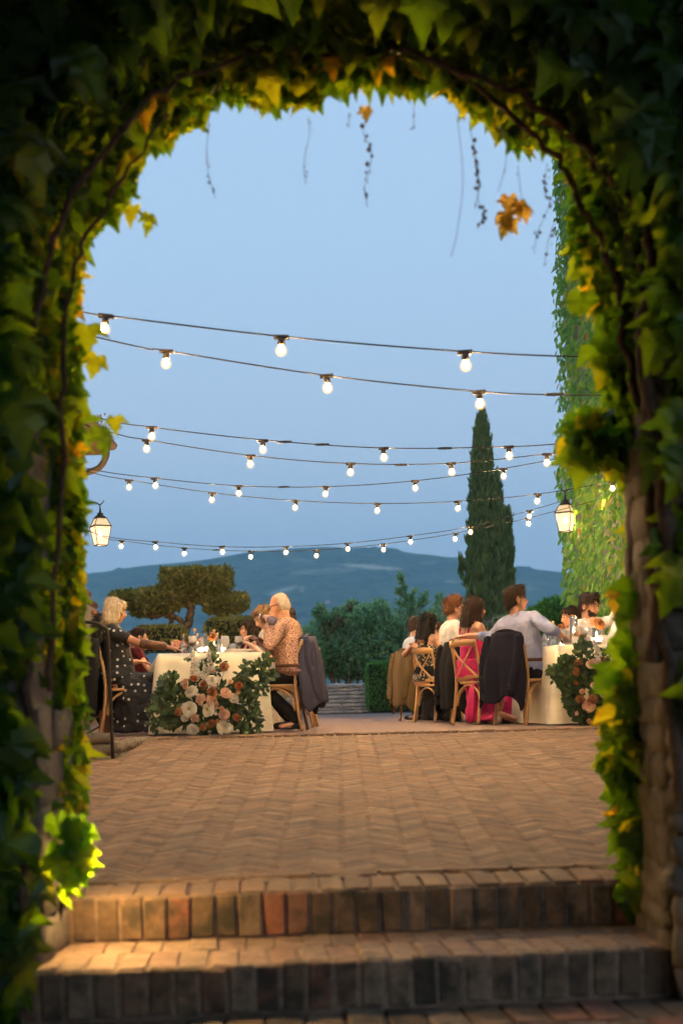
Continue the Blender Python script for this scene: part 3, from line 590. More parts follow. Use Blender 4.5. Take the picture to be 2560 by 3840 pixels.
# ------------------------------------------------------------------ the arch we look through
AC, AHW, ZS, RISE, PW = .027, 1.035, 1.45, 1.12, 2.5
def arch_pts(n=40):
    pts = [(AC - AHW, -.75)] + [(AC - AHW, z) for z in (0, .7)]
    for i in range(n + 1):
        a = PI - PI * i / n; c, s = math.cos(a), math.sin(a); pts.append((AC + AHW * math.copysign(abs(c) ** (2 / PW), c), ZS + RISE * abs(s) ** (2 / PW)))
    return pts + [(AC + AHW, z) for z in (.7, 0)] + [(AC + AHW, -.75)]
AY0, AY1 = 4.10, 4.62
def build_arch():
    e = tag(empty('archway'), 'dark stone archway wall overgrown with ivy that frames the view', 'archway')
    ap = arch_pts(); n = len(ap); V = []; F = []
    for (x, z) in ap:
        if z <= ZS: ox, oz = (-4.2 if x < 0 else 4.2), z
        else:
            dx, dz = x - AC, z - ZS; k = min(4.2 / max(abs(dx), 1e-3), 3.0 / max(dz, 1e-3)); ox, oz = AC + dx * k, ZS + dz * k
        V += [(x, AY0, z), (ox, AY0, oz), (x, AY1, z), (ox, AY1, oz)]
    for i in range(n - 1):
        a, b = i * 4, i * 4 + 4; F += [(a, b, b + 1, a + 1), (a + 2, a + 3, b + 3, b + 2), (a, a + 2, b + 2, b), (a + 1, b + 1, b + 3, a + 3)]
    fast('wall', V, F, M['stone'], e)
    # stones of the right pier: front face and jamb
    stone_face(e, AC + AHW - .02, 1.75, -.72, .9, lambda u, z: Matrix.Translation((u, AY0 - .02, z)), RK, (.07, .17), (.10, .30), .05)
    stone_face(e, AY0 + .04, AY1 - .02, -.72, 1.3, lambda u, z: Matrix.Translation((AC + AHW - .0, u, z)) @ Matrix.Rotation(PI / 2, 4, 'Z'), RK, (.07, .15), (.10, .26), .035)
    stone_face(e, AY0 + .02, AY1, -.72, .2, lambda u, z: Matrix.Translation((AC - AHW, u, z)) @ Matrix.Rotation(PI / 2, 4, 'Z'), RK, (.12, .2), (.2, .3), .04)
    return e
build_arch()
pg = tag(empty('passage'), 'unseen covered passage that opens onto the steps', kind='structure')  # out of view; walls and ceiling shaped to keep the left ivy dark
MB().box((-2.3, .55, 1.1), (.15, 3.5, 1.9)).build('wall', M['stucco'], pg, False)
MB().box((-.2, .05, 3.15), (2.25, 4.0, .12)).build('ceiling', M['stucco'], pg, False)
MB().box((-1.2, -3.4, 1.1), (1.2, .12, 1.9)).build('wall', M['stucco'], pg, False)

# ivy on the arch. Leaf limit read off the photograph at the far side of the wall
BND = [(215, 3800), (225, 3600), (255, 3420), (320, 3250), (340, 3050), (350, 2850), (335, 2600), (350, 2350), (335, 2100), (345, 1950), (335, 1800), (335, 1560), (325, 1300), (322, 1142), (351, 898), (440, 850), (522, 759), (530, 653), (563, 588), (636, 571), (690, 490), (767, 498), (804, 424), (832, 371), (865, 400), (963, 424), (1004, 465), (1053, 440), (1126, 440), (1183, 424), (1280, 400), (1320, 359), (1386, 367), (1468, 375), (1557, 380), (1639, 343), (1696, 416), (1770, 457), (1810, 490), (1868, 539), (1920, 600), (1990, 600), (2063, 563), (2100, 600), (2130, 700), (2115, 860), (2130, 1000), (2160, 1100), (2215, 1210), (2280, 1300), (2320, 1470), (2240, 1520), (2155, 1590), (2110, 1660), (2125, 1740), (2250, 1780), (2325, 1850), (2320, 2000), (2330, 2100), (2310, 2250), (2300, 2400), (2290, 2550), (2250, 2700), (2235, 2880), (2290, 3080), (2330, 3200), (2375, 3300)]
bw = np.array([tuple(P(a, b, 4.55)) for a, b in BND]); CXZ = (AC, .75)
def polar(x, z): return math.atan2(z - CXZ[1], x - CXZ[0]), math.hypot(x - CXZ[0], z - CXZ[1])
def table_(pts):
    t = []
    for x, z in pts:
        a, r_ = polar(x, z); a = (a + PI / 2) % (2 * PI); t.append((a, r_))
    t.sort(); return np.array([q[0] for q in t]), np.array([q[1] for q in t])
def table_px(pts):
    t = sorted(((math.atan2(y - 1900, x - 1280) + 1.5 * PI) % (2 * PI), math.hypot(x - 1280, y - 1900)) for x, y in pts); return np.array([q[0] for q in t]), np.array([q[1] for q in t])
PXA, PXR = table_px(BND)
def to_px(p):
    xw, zw = p[..., 0] / p[..., 1], (p[..., 2] - EYE) / p[..., 1]; return 1280 + (xw * cr - zw * sr) * FPX, H0 - (xw * sr + zw * cr) * FPX
def overhang(pos, tip, nrm, siz):
    """how far (in picture units) the tip and side lobes of each leaf reach into the opening"""
    x, y, z = frames(tip, nrm); o = np.full(len(pos), -1e9)
    for a_, b_ in ((0, 1.08), (.6, .42), (-.6, .42), (0, 0), (.35, -.1), (-.35, -.1)):
        px, py = to_px(pos + siz[:, None] * (a_ * x + b_ * y)); an = (np.arctan2(py - 1900, px - 1280) + 1.5 * PI) % (2 * PI); o = np.maximum(o, np.interp(an, PXA, PXR) - np.hypot(px - 1280, py - 1900))
    return o
BA, BR = table_([(p[0], p[2]) for p in bw]); MA, MR = table_(arch_pts(80))
ivy = tag(empty('climbing_ivy'), 'ivy with yellow and green lobed leaves hanging all round the arch', 'ivy')
def ivy_leaves():
    pos = []; tip = []; nrm = []; siz = []; 
    N = 7600
    for i in range(N):
        # walk the opening by arc length so that the jambs get their share
        q = random.random()
        zone = random.choices(('jamb_l', 'arch', 'jamb_r'), (.36, .40, .24))[0]
        if zone == 'jamb_l': x, z = AC - AHW, random.uniform(-.72, 1.75)
        elif zone == 'jamb_r': x, z = AC + AHW, random.uniform(-.45, 1.75); 
        else:
            a = PI * random.random(); x, z = AC + AHW * math.copysign(abs(math.cos(a)) ** .8, math.cos(a)), ZS + RISE * abs(math.sin(a)) ** .8
        a, _ = polar(x, z); a = (a + PI / 2) % (2 * PI); rm = np.interp(a, MA, MR); rb = min(np.interp(a, BA, BR), rm)
        y = 3.98 + .84 * random.random() ** .75; near = (y - 3.98) / .84
        reach = (rm - rb) * (.12 + .88 * near ** 1.6)
        t = 1 - random.random() ** (.75 if zone == 'arch' else .9); dd = reach * t
        if zone == 'jamb_r' and z < .9 and (y < 4.48 or t < .25) and random.random() < .93: continue
        sz = random.uniform(.085, .155) * (1 if random.random() < .75 else .5)
        th = a - PI / 2; rr = rm - dd + .02 + sz * .25; px_, pz_ = CXZ[0] + math.cos(th) * rr, CXZ[1] + math.sin(th) * rr
        inw = Vector((-math.cos(th), 0, -math.sin(th)))
        n = inw * random.uniform(.1, 1.0) + Vector((0, random.choice((-1, -1, 1)) * random.uniform(.2, 1.2), 0)) + Vector((random.gauss(0, .35), random.gauss(0, .2), random.gauss(0, .3)))
        tp = Vector((random.gauss(0, .28), random.gauss(0, .25), -1)) + inw * .25 * random.random()
        # keep the tip inside the leaf limit
        tipx, tipz = px_ + tp.normalized().x * sz, pz_ + tp.normalized().z * sz
        a2, r2 = polar(tipx, tipz); lim = np.interp((a2 + PI / 2) % (2 * PI), BA, BR)
        if r2 < lim - .12: continue
        pos.append((px_, y, pz_)); tip.append(tuple(tp)); nrm.append(tuple(n)); siz.append(sz)
    # camera-side face of the wall
    for i in range(1150):
        side = random.random()
        if side < .42: x, z = AC - AHW - random.uniform(-.02, .45), random.uniform(-.72, 3.0)
        elif side < .84:
            x, z = AC + AHW + random.uniform(-.03, .75), random.uniform(.2, 3.0)
            if z < .75 and random.random() < .75: continue
        else:
            a = PI * random.uniform(.1, .9); k = random.uniform(1.0, 1.25); x, z = AC + AHW * k * math.copysign(abs(math.cos(a)) ** .8, math.cos(a)), ZS + RISE * k * abs(math.sin(a)) ** .8
        pos.append((x, AY0 - random.uniform(.02, .20), z)); tip.append((random.gauss(0, .35), random.gauss(-.15, .2), -1)); nrm.append((random.gauss(0, .35), -1, random.gauss(.35, .35))); siz.append(random.uniform(.11, .20))
    # back face, seen through the gaps and lit by the bulbs
    for i in range(1700):
        a = PI * random.random(); k = random.uniform(.93, 1.15)
        if random.random() < .5: x, z = AC + random.choice((-1, -1, 1)) * AHW * k, random.uniform(-.4, 1.5)
        else: x, z = AC + AHW * k * math.copysign(abs(math.cos(a)) ** .8, math.cos(a)), ZS + RISE * k * abs(math.sin(a)) ** .8
        if x > 0 and z < .3: continue
        pos.append((x, AY1 + random.uniform(.02, .24), z)); tip.append((random.gauss(0, .3), random.gauss(.1, .2), -1)); nrm.append((random.gauss(0, .35), 1, random.gauss(.2, .3))); siz.append(random.uniform(.07, .13))
    P0, T0, N0, S0 = (np.array(q) for q in (pos, tip, nrm, siz)); ok_ = overhang(P0, T0, N0, S0) < 6; pos, tip, nrm, siz = [list(map(tuple, q[ok_])) for q in (P0, T0, N0)] + [list(S0[ok_])]
    # the spray that hangs low over the pier, and the bulge at mid height
    for (ax, ay, bx, by, n, rad) in ((2385, 2150, 2385, 2480, 40, .05), (2370, 2430, 2320, 2800, 70, .05), (2310, 2780, 2365, 3120, 60, .03), (2235, 1540, 2180, 1690, 60, .055), (2240, 1000, 2350, 1500, 60, .06), (2370, 3180, 2385, 3320, 10, .02)):
        for i in range(n):
            t = random.random(); p = P(ax + (bx - ax) * t, ay + (by - ay) * t, random.uniform(4.42, 4.85)); p.x += random.gauss(0, rad * .6)
            pos.append(tuple(p)); tip.append((random.gauss(0, .4), random.gauss(0, .3), -1)); nrm.append((random.gauss(-.2, .5), random.choice((-1, 1)), random.gauss(.2, .3))); siz.append(random.uniform(.07, .13))
    for (px_, py_, s_) in ((375, 1600, .10), (430, 1560, .06),  (330, 1215, .09), (365, 1330, .08), (500, 770, .07), (560, 800, .07)):
        pos.append(tuple(P(px_, py_, 4.5))); tip.append((random.gauss(0, .3), 0, -1)); nrm.append((random.gauss(0, .3), -1, .3)); siz.append(s_)
    g_ = [(1905, 735, .065), (1945, 750, .06), (1885, 790, .075), (1915, 815, .085), (1960, 770, .06), (1368, 400, .05)]; gp = np.array([tuple(P(q[0], q[1], 4.6)) for q in g_]); leaf_objects('leaf', gp, rnd(6, .4) + (0, 0, -1), rnd(6, .3) + (0, -1, .2), np.array([q[2] for q in g_]), T_IVYS, M['ivy_gold'], ivy, nvar=5)
    pos, tip, nrm, siz = map(np.array, (pos, tip, nrm, siz))
    # the floodlight has kept a gap open in front of it
    fl_ = np.array(tuple(P(300, 3115, 4.27))); fd_ = np.array((.70, -.04, -.66)); fd_ /= np.linalg.norm(fd_); rel = pos - fl_; al = rel @ fd_; off = np.linalg.norm(rel - al[:, None] * fd_, axis=1)
    keep = ~((al > -.10) & (al < .8) & (off < .04 + .38 * np.maximum(al, 0))); pos, tip, nrm, siz = pos[keep], tip[keep], nrm[keep], siz[keep]; N = len(pos)
    lx = []
    for i in range(16):
        p = P(random.uniform(180, 310), random.uniform(3010, 3330), random.uniform(4.04, 4.15)); lx.append(tuple(p))
    lx = np.array(lx); n_ = len(lx); pos = np.concatenate([pos, lx]); tip = np.concatenate([tip, rnd(n_, .25) + (0, 0, -1)]); nrm = np.concatenate([nrm, rnd(n_, .3) + (0, -1, .2)]); siz = np.concatenate([siz, RNG.uniform(.07, .11, n_)]); N = len(pos)
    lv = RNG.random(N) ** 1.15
    lv = np.clip(lv + np.clip((pos[:, 1] - 4.5) * 1.2, 0, .30) + np.where((pos[:, 1] > 4.5) & (pos[:, 2] > 1.7), .14, 0), 0, .97) * np.where(pos[:, 1] < 4.25, .62, 1)  # rim and crown yellower, near leaves darker: backlight and shade put into leaf colour
    # the largest-showing leaves: on the near side and inside the frame
    px = 1280 + pos[:, 0] / pos[:, 1] * FPX; py = H0 - (pos[:, 2] - EYE) / pos[:, 1] * FPX
    ok = (px > 20) & (px < 2540) & (py > 10) & (py < 3750); score = np.where(ok, siz / pos[:, 1] + RNG.random(N) * .004 - np.where(pos[:, 1] > 4.3, .006, 0), -1); idx = np.argsort(-score)
    big, rest = idx[:290], idx[290:]
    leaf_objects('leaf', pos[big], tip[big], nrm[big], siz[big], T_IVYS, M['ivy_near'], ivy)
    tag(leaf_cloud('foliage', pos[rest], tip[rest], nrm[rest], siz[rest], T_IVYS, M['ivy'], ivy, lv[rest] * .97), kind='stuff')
ivy_leaves()
def stems():
    L = [([(2560, 3000, 4.0), (2480, 2300, 4.05), (2420, 1700, 4.1), (2440, 1200, 4.2), (2330, 800, 4.3), (2200, 560, 4.35), (1900, 330, 4.3), (1500, 190, 4.3)], .020),
         ([(2450, 2500, 4.06), (2500, 1800, 4.0), (2400, 1350, 4.1), (2440, 900, 4.1), (2250, 620, 4.3), (2000, 380, 4.4)], .026),
         ([(2380, 1500, 4.3), (2300, 1050, 4.4), (2180, 760, 4.4), (2050, 560, 4.4), (1700, 260, 4.4), (1300, 200, 4.4), (900, 260, 4.4)], .014),
         ([(60, 3600, 4.0), (120, 2700, 4.1), (70, 1900, 4.1), (150, 1100, 4.15), (330, 640, 4.2), (620, 330, 4.3), (1000, 190, 4.3)], .017),
         ([(180, 2600, 4.3), (230, 1700, 4.35), (260, 1100, 4.4), (400, 760, 4.4), (640, 420, 4.4)], .011)]
    for pts, r_ in L:
        c = catmull([P(*p) for p in pts], 8); c = [p + Vector((random.gauss(0, .008), random.gauss(0, .01), random.gauss(0, .008))) for p in c]
        MB().tube(c, [r_ * (1 - .6 * i / len(c)) * random.uniform(.85, 1.15) for i in range(len(c))], 8).build('stem', M['vine'], ivy)
stems()
def tendrils():
    T = [([(782, 430), (778, 520), (776, 600), (785, 670), (808, 742)], 16, .007), ([(1160, 440), (1158, 520), (1142, 590), (1146, 690)], 14, .006), ([(1380, 420), (1362, 500), (1392, 560), (1384, 640), (1366, 700), (1378, 780)], 16, .013),
         ([(1550, 400), (1552, 440), (1548, 485)], 6, .006), ([(1755, 440), (1772, 540), (1784, 640), (1795, 760), (1815, 800), (1785, 860)], 30, .012), ([(1765, 500), (1790, 640), (1795, 700), (1780, 785)], 16, .010), ([(1712, 430), (1735, 660), (1715, 860), (1690, 965)], 0, .001),
         ([(2050, 610), (2040, 720), (2060, 760), (2015, 870), (2000, 950)], 24, .010), ([(2085, 820), (2055, 900), (2040, 1000)], 12, .009), ([(1940, 620), (1948, 690), (1955, 760)], 2, .006), ([(1305, 430), (1310, 480)], 3, .006), ([(1900, 560), (1890, 640), (1865, 720)], 2, .004)]
    for pts, n, s_ in T:
        y = random.uniform(4.5, 4.75); c = catmull([P(a, b, y) for a, b in pts], 6); mb = MB().tube(c, .0010, 4)
        for i in range(n):
            p = c[int(random.uniform(.1, .98) * (len(c) - 1))] + Vector((random.gauss(0, .006), random.gauss(0, .006), 0)); q = s_ * random.uniform(.25, .8); mb.ell(p, (q * .8, q * .8, q), None, 6, 4)
        mb.build('tendril', M['ivytip'], ivy)
M['ivytip'] = leaf_mat('tendril_bud', [(0, (.20, .10, .03)), (1, (.26, .12, .04))], .3)
tendrils()


# ------------------------------------------------------------------ buildings either side of the terrace
def left_building():
    e = tag(empty('stone_building', (-3.6, 11, 0)), 'rendered building on the left with a gutter under its eave', 'building')
    MB().box((-2, -.9, 1.6), (2, 6.9, 2.3)).build('wall', M['stucco'], e, False)
    a = P(420, 1668, 18.05) - e.location; b = Vector((a.x - .05, a.y - 12, a.z))
    MB().add([(a.x - .1, a.y + .12, a.z - .0), (b.x - .1, b.y, b.z), (b.x - 4.5, b.y, b.z + 1.7), (a.x - 4.5, a.y + .12, a.z + 1.7), (a.x - .1, a.y + .12, a.z + .07), (b.x - .1, b.y, b.z + .07), (b.x - 4.5, b.y, b.z + 1.78), (a.x - 4.5, a.y + .12, a.z + 1.78)], [(0, 1, 2, 3), (7, 6, 5, 4), (0, 4, 5, 1), (1, 5, 6, 2), (2, 6, 7, 3), (3, 7, 4, 0)]).build('roof', M['roof_under'], e, False)
    g = MB(); 
    ring = [(math.cos(t) * .08, math.sin(t) * .08) for t in np.linspace(PI, 2 * PI, 9)]; rin = [(x * .9, z * .9) for x, z in ring[::-1]]; prof = ring + rin; n = len(prof)
    vs_ = [(a.x + x, a.y, a.z + z) for x, z in prof] + [(b.x + x, b.y, b.z + z) for x, z in prof]
    g.add(vs_, [(i, (i + 1) % n, n + (i + 1) % n, n + i) for i in range(n)] + [tuple(range(n))]).add([(a.x + x, a.y + .002, a.z + z) for x, z in ring], [tuple(range(9))])
    g.build('gutter', M['copper'], e)
    p0 = a + Vector((-.02, -.35, -.06)); MB().tube(catmull([p0, p0 + Vector((0, 0, -.16)), p0 + Vector((-.10, -.02, -.33)), p0 + Vector((-.3, -.06, -.42)), p0 + Vector((-.38, -.08, -.55)), p0 + Vector((-.38, -.08, -3.6))], 5), .045, 10).build('downpipe', M['copper'], e)
    MB().box((a.x - .25, a.y - .3, a.z - .09), (.16, .3, .05)).build('eave_board', M['roof_under'], e, False)
    pos = []; 
    for i in range(60): pos.append((a.x + random.gauss(-.02, .05), a.y - random.uniform(.5, 1.0), a.z + random.uniform(.0, .2)))
    leaf_cloud('weed', pos, rnd(60) * .5 + (0, 0, 1), rnd(60), .05, T_SMALL, M['ivytip'], e)['kind'] = 'stuff'
left_building()
bt = tag(empty('buttress', (-3.95, 20, 0)), 'rough stone buttress with a sloping tiled top at the building corner', 'wall')
MB().add([(-.8, -.3, 0), (.17, -.3, 0), (.17, .3, 0), (-.8, .3, 0), (-.8, -.3, 3.5), (.17, -.3, 1.7), (.17, .3, 1.7), (-.8, .3, 3.5)], [(0, 1, 5, 4), (1, 2, 6, 5), (2, 3, 7, 6), (3, 0, 4, 7), (4, 5, 6, 7)]).build('wall', M['stucco'], bt, False)
for k in range(11):
    t = k / 10; MB().cap((-.8 + t * .98, -.30, 3.53 - t * 1.8), .05, (-.8 + t * .98, .28, 3.50 - t * 1.8), .06, 8).build('roof_tile', M['rooftile'], bt)
XR = 3.64
tw = tag(empty('ivy_building', (XR, 20, 0)), 'tall building on the right wholly covered in small green ivy leaves', 'building')
MB().box((3, -6.5, 5.2), (2.98, 6.48, 5.2)).build('wall', M['stucco'], tw, False)
def tower_ivy():
    n = 15000; y = RNG.uniform(-5.6, .12, n); z = RNG.uniform(0, 10.2, n); bul = np.array([.10 + .13 * mnoise.noise(Vector((0, a * .9, b * .7))) + .10 * math.exp(-((b - 4.0) / .45) ** 2) + .05 * mnoise.noise(Vector((4, a * 4, b * 3))) for a, b in zip(y, z)])
    pos = np.stack([-bul - .03 + RNG.random(n) * .10, y, z], 1); tip = rnd(n, .3) + (-.15, 0, -1); nr = rnd(n, .4) + (-1, -.5, .3)
    return tag(leaf_cloud('foliage', pos, tip, nr, RNG.uniform(.07, .15, n), T_OVAL, M['ivy_far'], tw), kind='stuff')
tower_ivy()

# ------------------------------------------------------------------ lanterns
def lantern(name, loc, label, s=1.0, side=1):
    e = tag(empty(name, loc, R(28) * side, s), label, 'lantern', 'wall lanterns')
    fr = MB(); H = [(.075, .20), (.128, .075), (.082, -.21)]  # half width, z of top, belt and foot
    for k in range(4):
        a = PI / 4 + k * PI / 2; c, s_ = math.cos(a) * 1.414, math.sin(a) * 1.414
        fr.tube([(H[0][0] * c, H[0][0] * s_, H[0][1]), (H[1][0] * c, H[1][0] * s_, H[1][1]), (H[2][0] * c, H[2][0] * s_, H[2][1])], .007, 6)
        b = a + PI / 2; c2, s2_ = math.cos(b) * 1.414, math.sin(b) * 1.414
        for (hw, z), rr in zip(H, (.008, .013, .008)): fr.tube([(hw * c, hw * s_, z), (hw * c2, hw * s2_, z)], rr, 6)
    fr.build('frame', M['metal'], e)
    def pane(n_, h0, z0, h1, z1, k, mat):
        a = PI / 4 + k * PI / 2; b = a + PI / 2; q = 1.414 * .96
        MB().add([(h0 * q * math.cos(a), h0 * q * math.sin(a), z0), (h0 * q * math.cos(b), h0 * q * math.sin(b), z0), (h1 * q * math.cos(b), h1 * q * math.sin(b), z1), (h1 * q * math.cos(a), h1 * q * math.sin(a), z1)], [(0, 1, 2, 3)]).build(n_, mat, e, False)
    for k in range(4): pane('pane', .128, .07, .082, -.205, k, M['lampglass']); pane('upper_pane', .075, .195, .128, .08, k, M['lampdim'])
    MB().ell((0, 0, -.04), (.026, .026, .036), None, 12, 8).build('bulb', M['lampbulb'], e)
    MB().lathe([(.105, .20), (.07, .235), (.045, .25), (.05, .275), (.02, .29), (.012, .36)], n=12).build('cap', M['metal'], e)
    br = MB().tube(catmull([(0, 0, .35), (0, 0, .40), (.02, 0, .42), (.05, 0, .45), (.055, 0, .475)], 4), .009, 6).tube(catmull([(0, 0, .40), (-.06, 0, .44), (-.16, 0, .45), (-.26, 0, .43), (-.36, 0, .40)], 4), .012, 6)
    br.box((-.37, 0, .40), (.02, .045, .08)); o = br.build('bracket', M['metal'], e); o.rotation_euler = (0, 0, (0 if side > 0 else PI) - R(28) * side)
    return e
lantern('wall_lantern', P(378, 1993, 17.6), 'lit iron lantern bracketed to the building behind the left ivy', .90, 1)
lantern('wall_lantern', P(2119, 1943, 19.0), 'lit iron lantern standing out from the ivy covered building', .96, -1)

# ------------------------------------------------------------------ festoon lights
ROWS = [
 (7.2, [(320, 1172), (400, 1183), (1060, 1262), (1740, 1318), (2265, 1342)], [(-290, 1088), (398, 1183), (1055, 1262), (1742, 1318), (2430, 1352)], [], 'topmost string of bulbs, nearest the arch, with three large bulbs'),  # outermost bulbs of the top two strings added unseen, to light the ivy
 (8.0, [(430, 1280), (625, 1315), (1222, 1408), (1795, 1468), (2075, 1480), (2320, 1483)], [(60, 1200), (624, 1315), (1224, 1408), (1795, 1468), (2372, 1484)], [(2078, 1479)], 'second string of bulbs from the top, its last bulb above the cypress tip'),
 (10.6, [(362, 1565), (570, 1602), (990, 1650), (1437, 1680), (1905, 1675), (2150, 1660)], [(570, 1602), (986, 1651), (1437, 1680), (1906, 1675)], [(1668, 1681), (1068, 1657), (1208, 1667)], 'third string of bulbs from the top, starting over the roof gutter'),
 (11.3, [(385, 1612), (555, 1650), (940, 1708), (1313, 1738), (1690, 1737), (2048, 1702), (2200, 1680)], [(551, 1650), (939, 1708), (1314, 1738), (1690, 1737), (2050, 1702), (2235, 1692)], [(1503, 1743)], 'fourth string of bulbs from the top, starting below the roof gutter'),
 (13.4, [(330, 1757), (582, 1793), (897, 1822), (1220, 1825), (1555, 1803), (1885, 1757), (2240, 1690)], [(581, 1793), (895, 1822), (1221, 1825), (1556, 1803), (1886, 1758)], [(1064, 1826)], 'fifth string of bulbs from the top, rising to the right of the cypress'),
 (13.9, [(330, 1768), (487, 1800), (797, 1848), (1109, 1877), (1413, 1888), (1713, 1880), (2013, 1853), (2270, 1810)], [(484, 1800), (796, 1848), (1109, 1877), (1415, 1888), (1714, 1880), (2015, 1853), (2302, 1804)], [], 'sixth string of bulbs from the top, sagging across the middle of the sky'),
 (17.0, [(400, 2012), (584, 2032), (833, 2050), (1070, 2050), (1303, 2037), (1535, 2010), (1760, 1975), (1983, 1915), (2110, 1878)], [(583, 2031), (833, 2049), (1071, 2050), (1302, 2037), (1537, 2010), (1762, 1974), (1984, 1915)], [], 'far string of bulbs that ends at the hook of the right lantern'),
 (17.4, [(400, 2018), (457, 2028), (692, 2055), (943, 2067), (1188, 2063), (1437, 2040), (1705, 2000), (1977, 1943), (2255, 1870)], [(457, 2028), (692, 2055), (942, 2067), (1188, 2063), (1437, 2040), (1707, 2000), (1979, 1943), (2257, 1869)], [(812, 2062)], 'lowest string of bulbs, just over the hilltop')]
sock = MB().box((0, 0, -.004), (.042, .012, .011)).lathe([(.020, -.052), (.021, -.03), (.016, -.01)], n=10); 
sock_me = None; bulb_me = None
for Y, cab, bulbs, cons, lab in ROWS:
    c = [P(a, b, Y) for a, b in cab]
    k0 = (c[0] - c[1]) / (c[0] - c[1]).x; k1 = (c[-1] - c[-2]) / (c[-1] - c[-2]).x
    if c[0].x > -3.5: c.insert(0, c[0] + k0 * (-3.58 - c[0].x) + Vector((0, 0, .12)))
    if c[-1].x < 3.4 and Y != 17.0: c.append(c[-1] + k1 * (3.5 - c[-1].x) + Vector((0, 0, .02)))
    mid = (c[0] + c[-1]) / 2; e = tag(empty('string_light', mid), lab, 'string lights', 'strings of bulbs over the terrace')
    pts = catmull(c, 10)
    # little kinks of a hanging cable
    MB().tube([p - mid for p in pts], .0048, 6).build('cable', M['rubber'], e)
    for (bx, by) in bulbs:
        p = P(bx, by, Y) - mid
        if not 300 < bx < 2290: q_ = min(pts, key=lambda t: abs(t.x - mid.x - p.x)); p = q_ - mid
        if sock_me is None:
            so = sock.build('socket', M['socket'], e); sock_me = so.data; bo = MB().ell((0, 0, -.076), (.0165, .0165, .018), None, 12, 8).build('bulb', M['bulb'], so); bulb_me = bo.data; go = MB().ell((0, 0, -.080), (.036, .036, .037), None, 14, 10).build('glow_globe', M['glow_globe'], so); globe_me = go.data
        else: so = link('socket', sock_me, e); bo = link('bulb', bulb_me, so); link('glow_globe', globe_me, so)
        so.location = p; so.rotation_euler = (R(random.uniform(-5, 5)), R(random.uniform(-4, 8)), 0)
    for (bx, by) in cons: 
        q = P(bx, by, Y) - mid; MB().cap(q - Vector((.05, 0, 0)), .010, q + Vector((.05, 0, 0)), .010, 8).ell(q, .013, None, 8, 6).build('connector', M['rubber'], e)

# ------------------------------------------------------------------ floodlight low in the left ivy
fl = tag(empty('floodlight', P(300, 3115, 4.27)), 'small bright floodlight hidden in the ivy at the left of the steps', 'floodlight')
fd = Vector((.70, -.04, -.66)).normalized(); qf = fd.to_track_quat('Z', 'Y').to_matrix()
o = MB().lathe([(.018, -.07), (.03, -.05), (.038, 0), (.042, .008), (.036, .008)], n=16).build('housing', M['metal'], fl); o.rotation_euler = qf.to_euler()
o = MB().lathe([(.036, .011), (.036, .014)], n=16).build('lens', M['spot'], fl); o.rotation_euler = qf.to_euler()
MB().tube([(0, .02, -.02), (-.06, .08, -.15), (-.1, .1, -.32)], .008, 6).build('bracket', M['metal'], fl)
# ------------------------------------------------------------------ dinner tables
TA = R(9.5); TX = Vector((math.cos(TA), math.sin(TA), 0)); TYv = Vector((-math.sin(TA), math.cos(TA), 0))
def table(corner, Wd, Ld, lab_t, lab_c, dirflip=1):
    """corner: front left corner on the floor"""
    e = tag(empty('dining_table', corner, TA), lab_t, 'table', 'long dinner tables')
    MB().box((Wd / 2, Ld / 2, .725), (Wd / 2 - .01, Ld / 2 - .01, .014)).build('tabletop', M['oak'], e, False)
    for x in (.12, Wd - .12):
        for y in (.5, Ld / 2, Ld - .3): MB().box((x, y, .355), (.03, .03, .355)).build('leg', M['oak'], e, False)
    # cloth: top and a skirt with folds down to the floor
    per = []; st = .035
    def side(a, b):
        n = int((Vector(b) - Vector(a)).length / st); return [tuple(Vector(a).lerp(Vector(b), i / n)) for i in range(n)]
    c4 = [(0, 0), (Wd, 0), (Wd, Ld), (0, Ld)]; pts = []
    for i in range(4): pts += side(c4[i], c4[(i + 1) % 4])
    n = len(pts); V = []; rows = 12
    for j in range(rows + 1):
        t = j / rows
        for i, (x, y) in enumerate(pts):
            dc = min(math.hypot(x - a, y - b) for a, b in c4); cor = math.exp(-(dc / .09) ** 2)
            ox = (-1 if x < .001 else (1 if x > Wd - .001 else 0)); oy = (-1 if y < .001 else (1 if y > Ld - .001 else 0))
            if dc > .001 and ox and oy: pass
            s_ = i * st; f = mnoise.noise(Vector((s_ * 2.1, t * .6, corner[0] * 3))) * .05 + mnoise.noise(Vector((s_ * 7, t * .5, corner[0]))) * .018
            off = .012 * min(1, t * 8) + t * (.030 + f * 1.2) + cor * t * .05; L = max(math.hypot(ox, oy), 1)
            r_ = .012 * (1 - min(1, t * 12))
            V.append((x + ox / L * (off - r_), y + oy / L * (off - r_), .748 - (.0 if j == 0 else t * .738) + (.006 * mnoise.noise(Vector((s_ * 6, 0, 0))) if j == rows else 0)))
    F = [(j * n + i, (j + 1) * n + i, (j + 1) * n + (i + 1) % n, j * n + (i + 1) % n) for j in range(rows) for i in range(n)]
    me = D.meshes.new('tablecloth'); me.from_pydata(V, [], F + [tuple(range(n))]); me.polygons.foreach_set('use_smooth', [True] * len(F) + [False]); me.materials.append(M['linen'])
    o = link('tablecloth', me); o.location = corner; o.rotation_euler = (0, 0, TA); tag(o, lab_c, 'tablecloth', 'floor length linen tablecloths')
    return e
def flo(px, py, Y): q = P(px, py, Y); return Vector((q.x, q.y, 0))
LC = flo(596, 2745, 11.75); RC = flo(2096, 2713, 11.9)
LC.z = RC.z = 0
table(LC, 1.0, 5.2, 'long table on the left under linen cloth', 'sand coloured linen cloth falling to the floor on the left table')
table(RC, 1.05, 5.2, 'long table on the right under linen cloth', 'sand coloured linen cloth falling to the floor on the right table')
TZ = .752

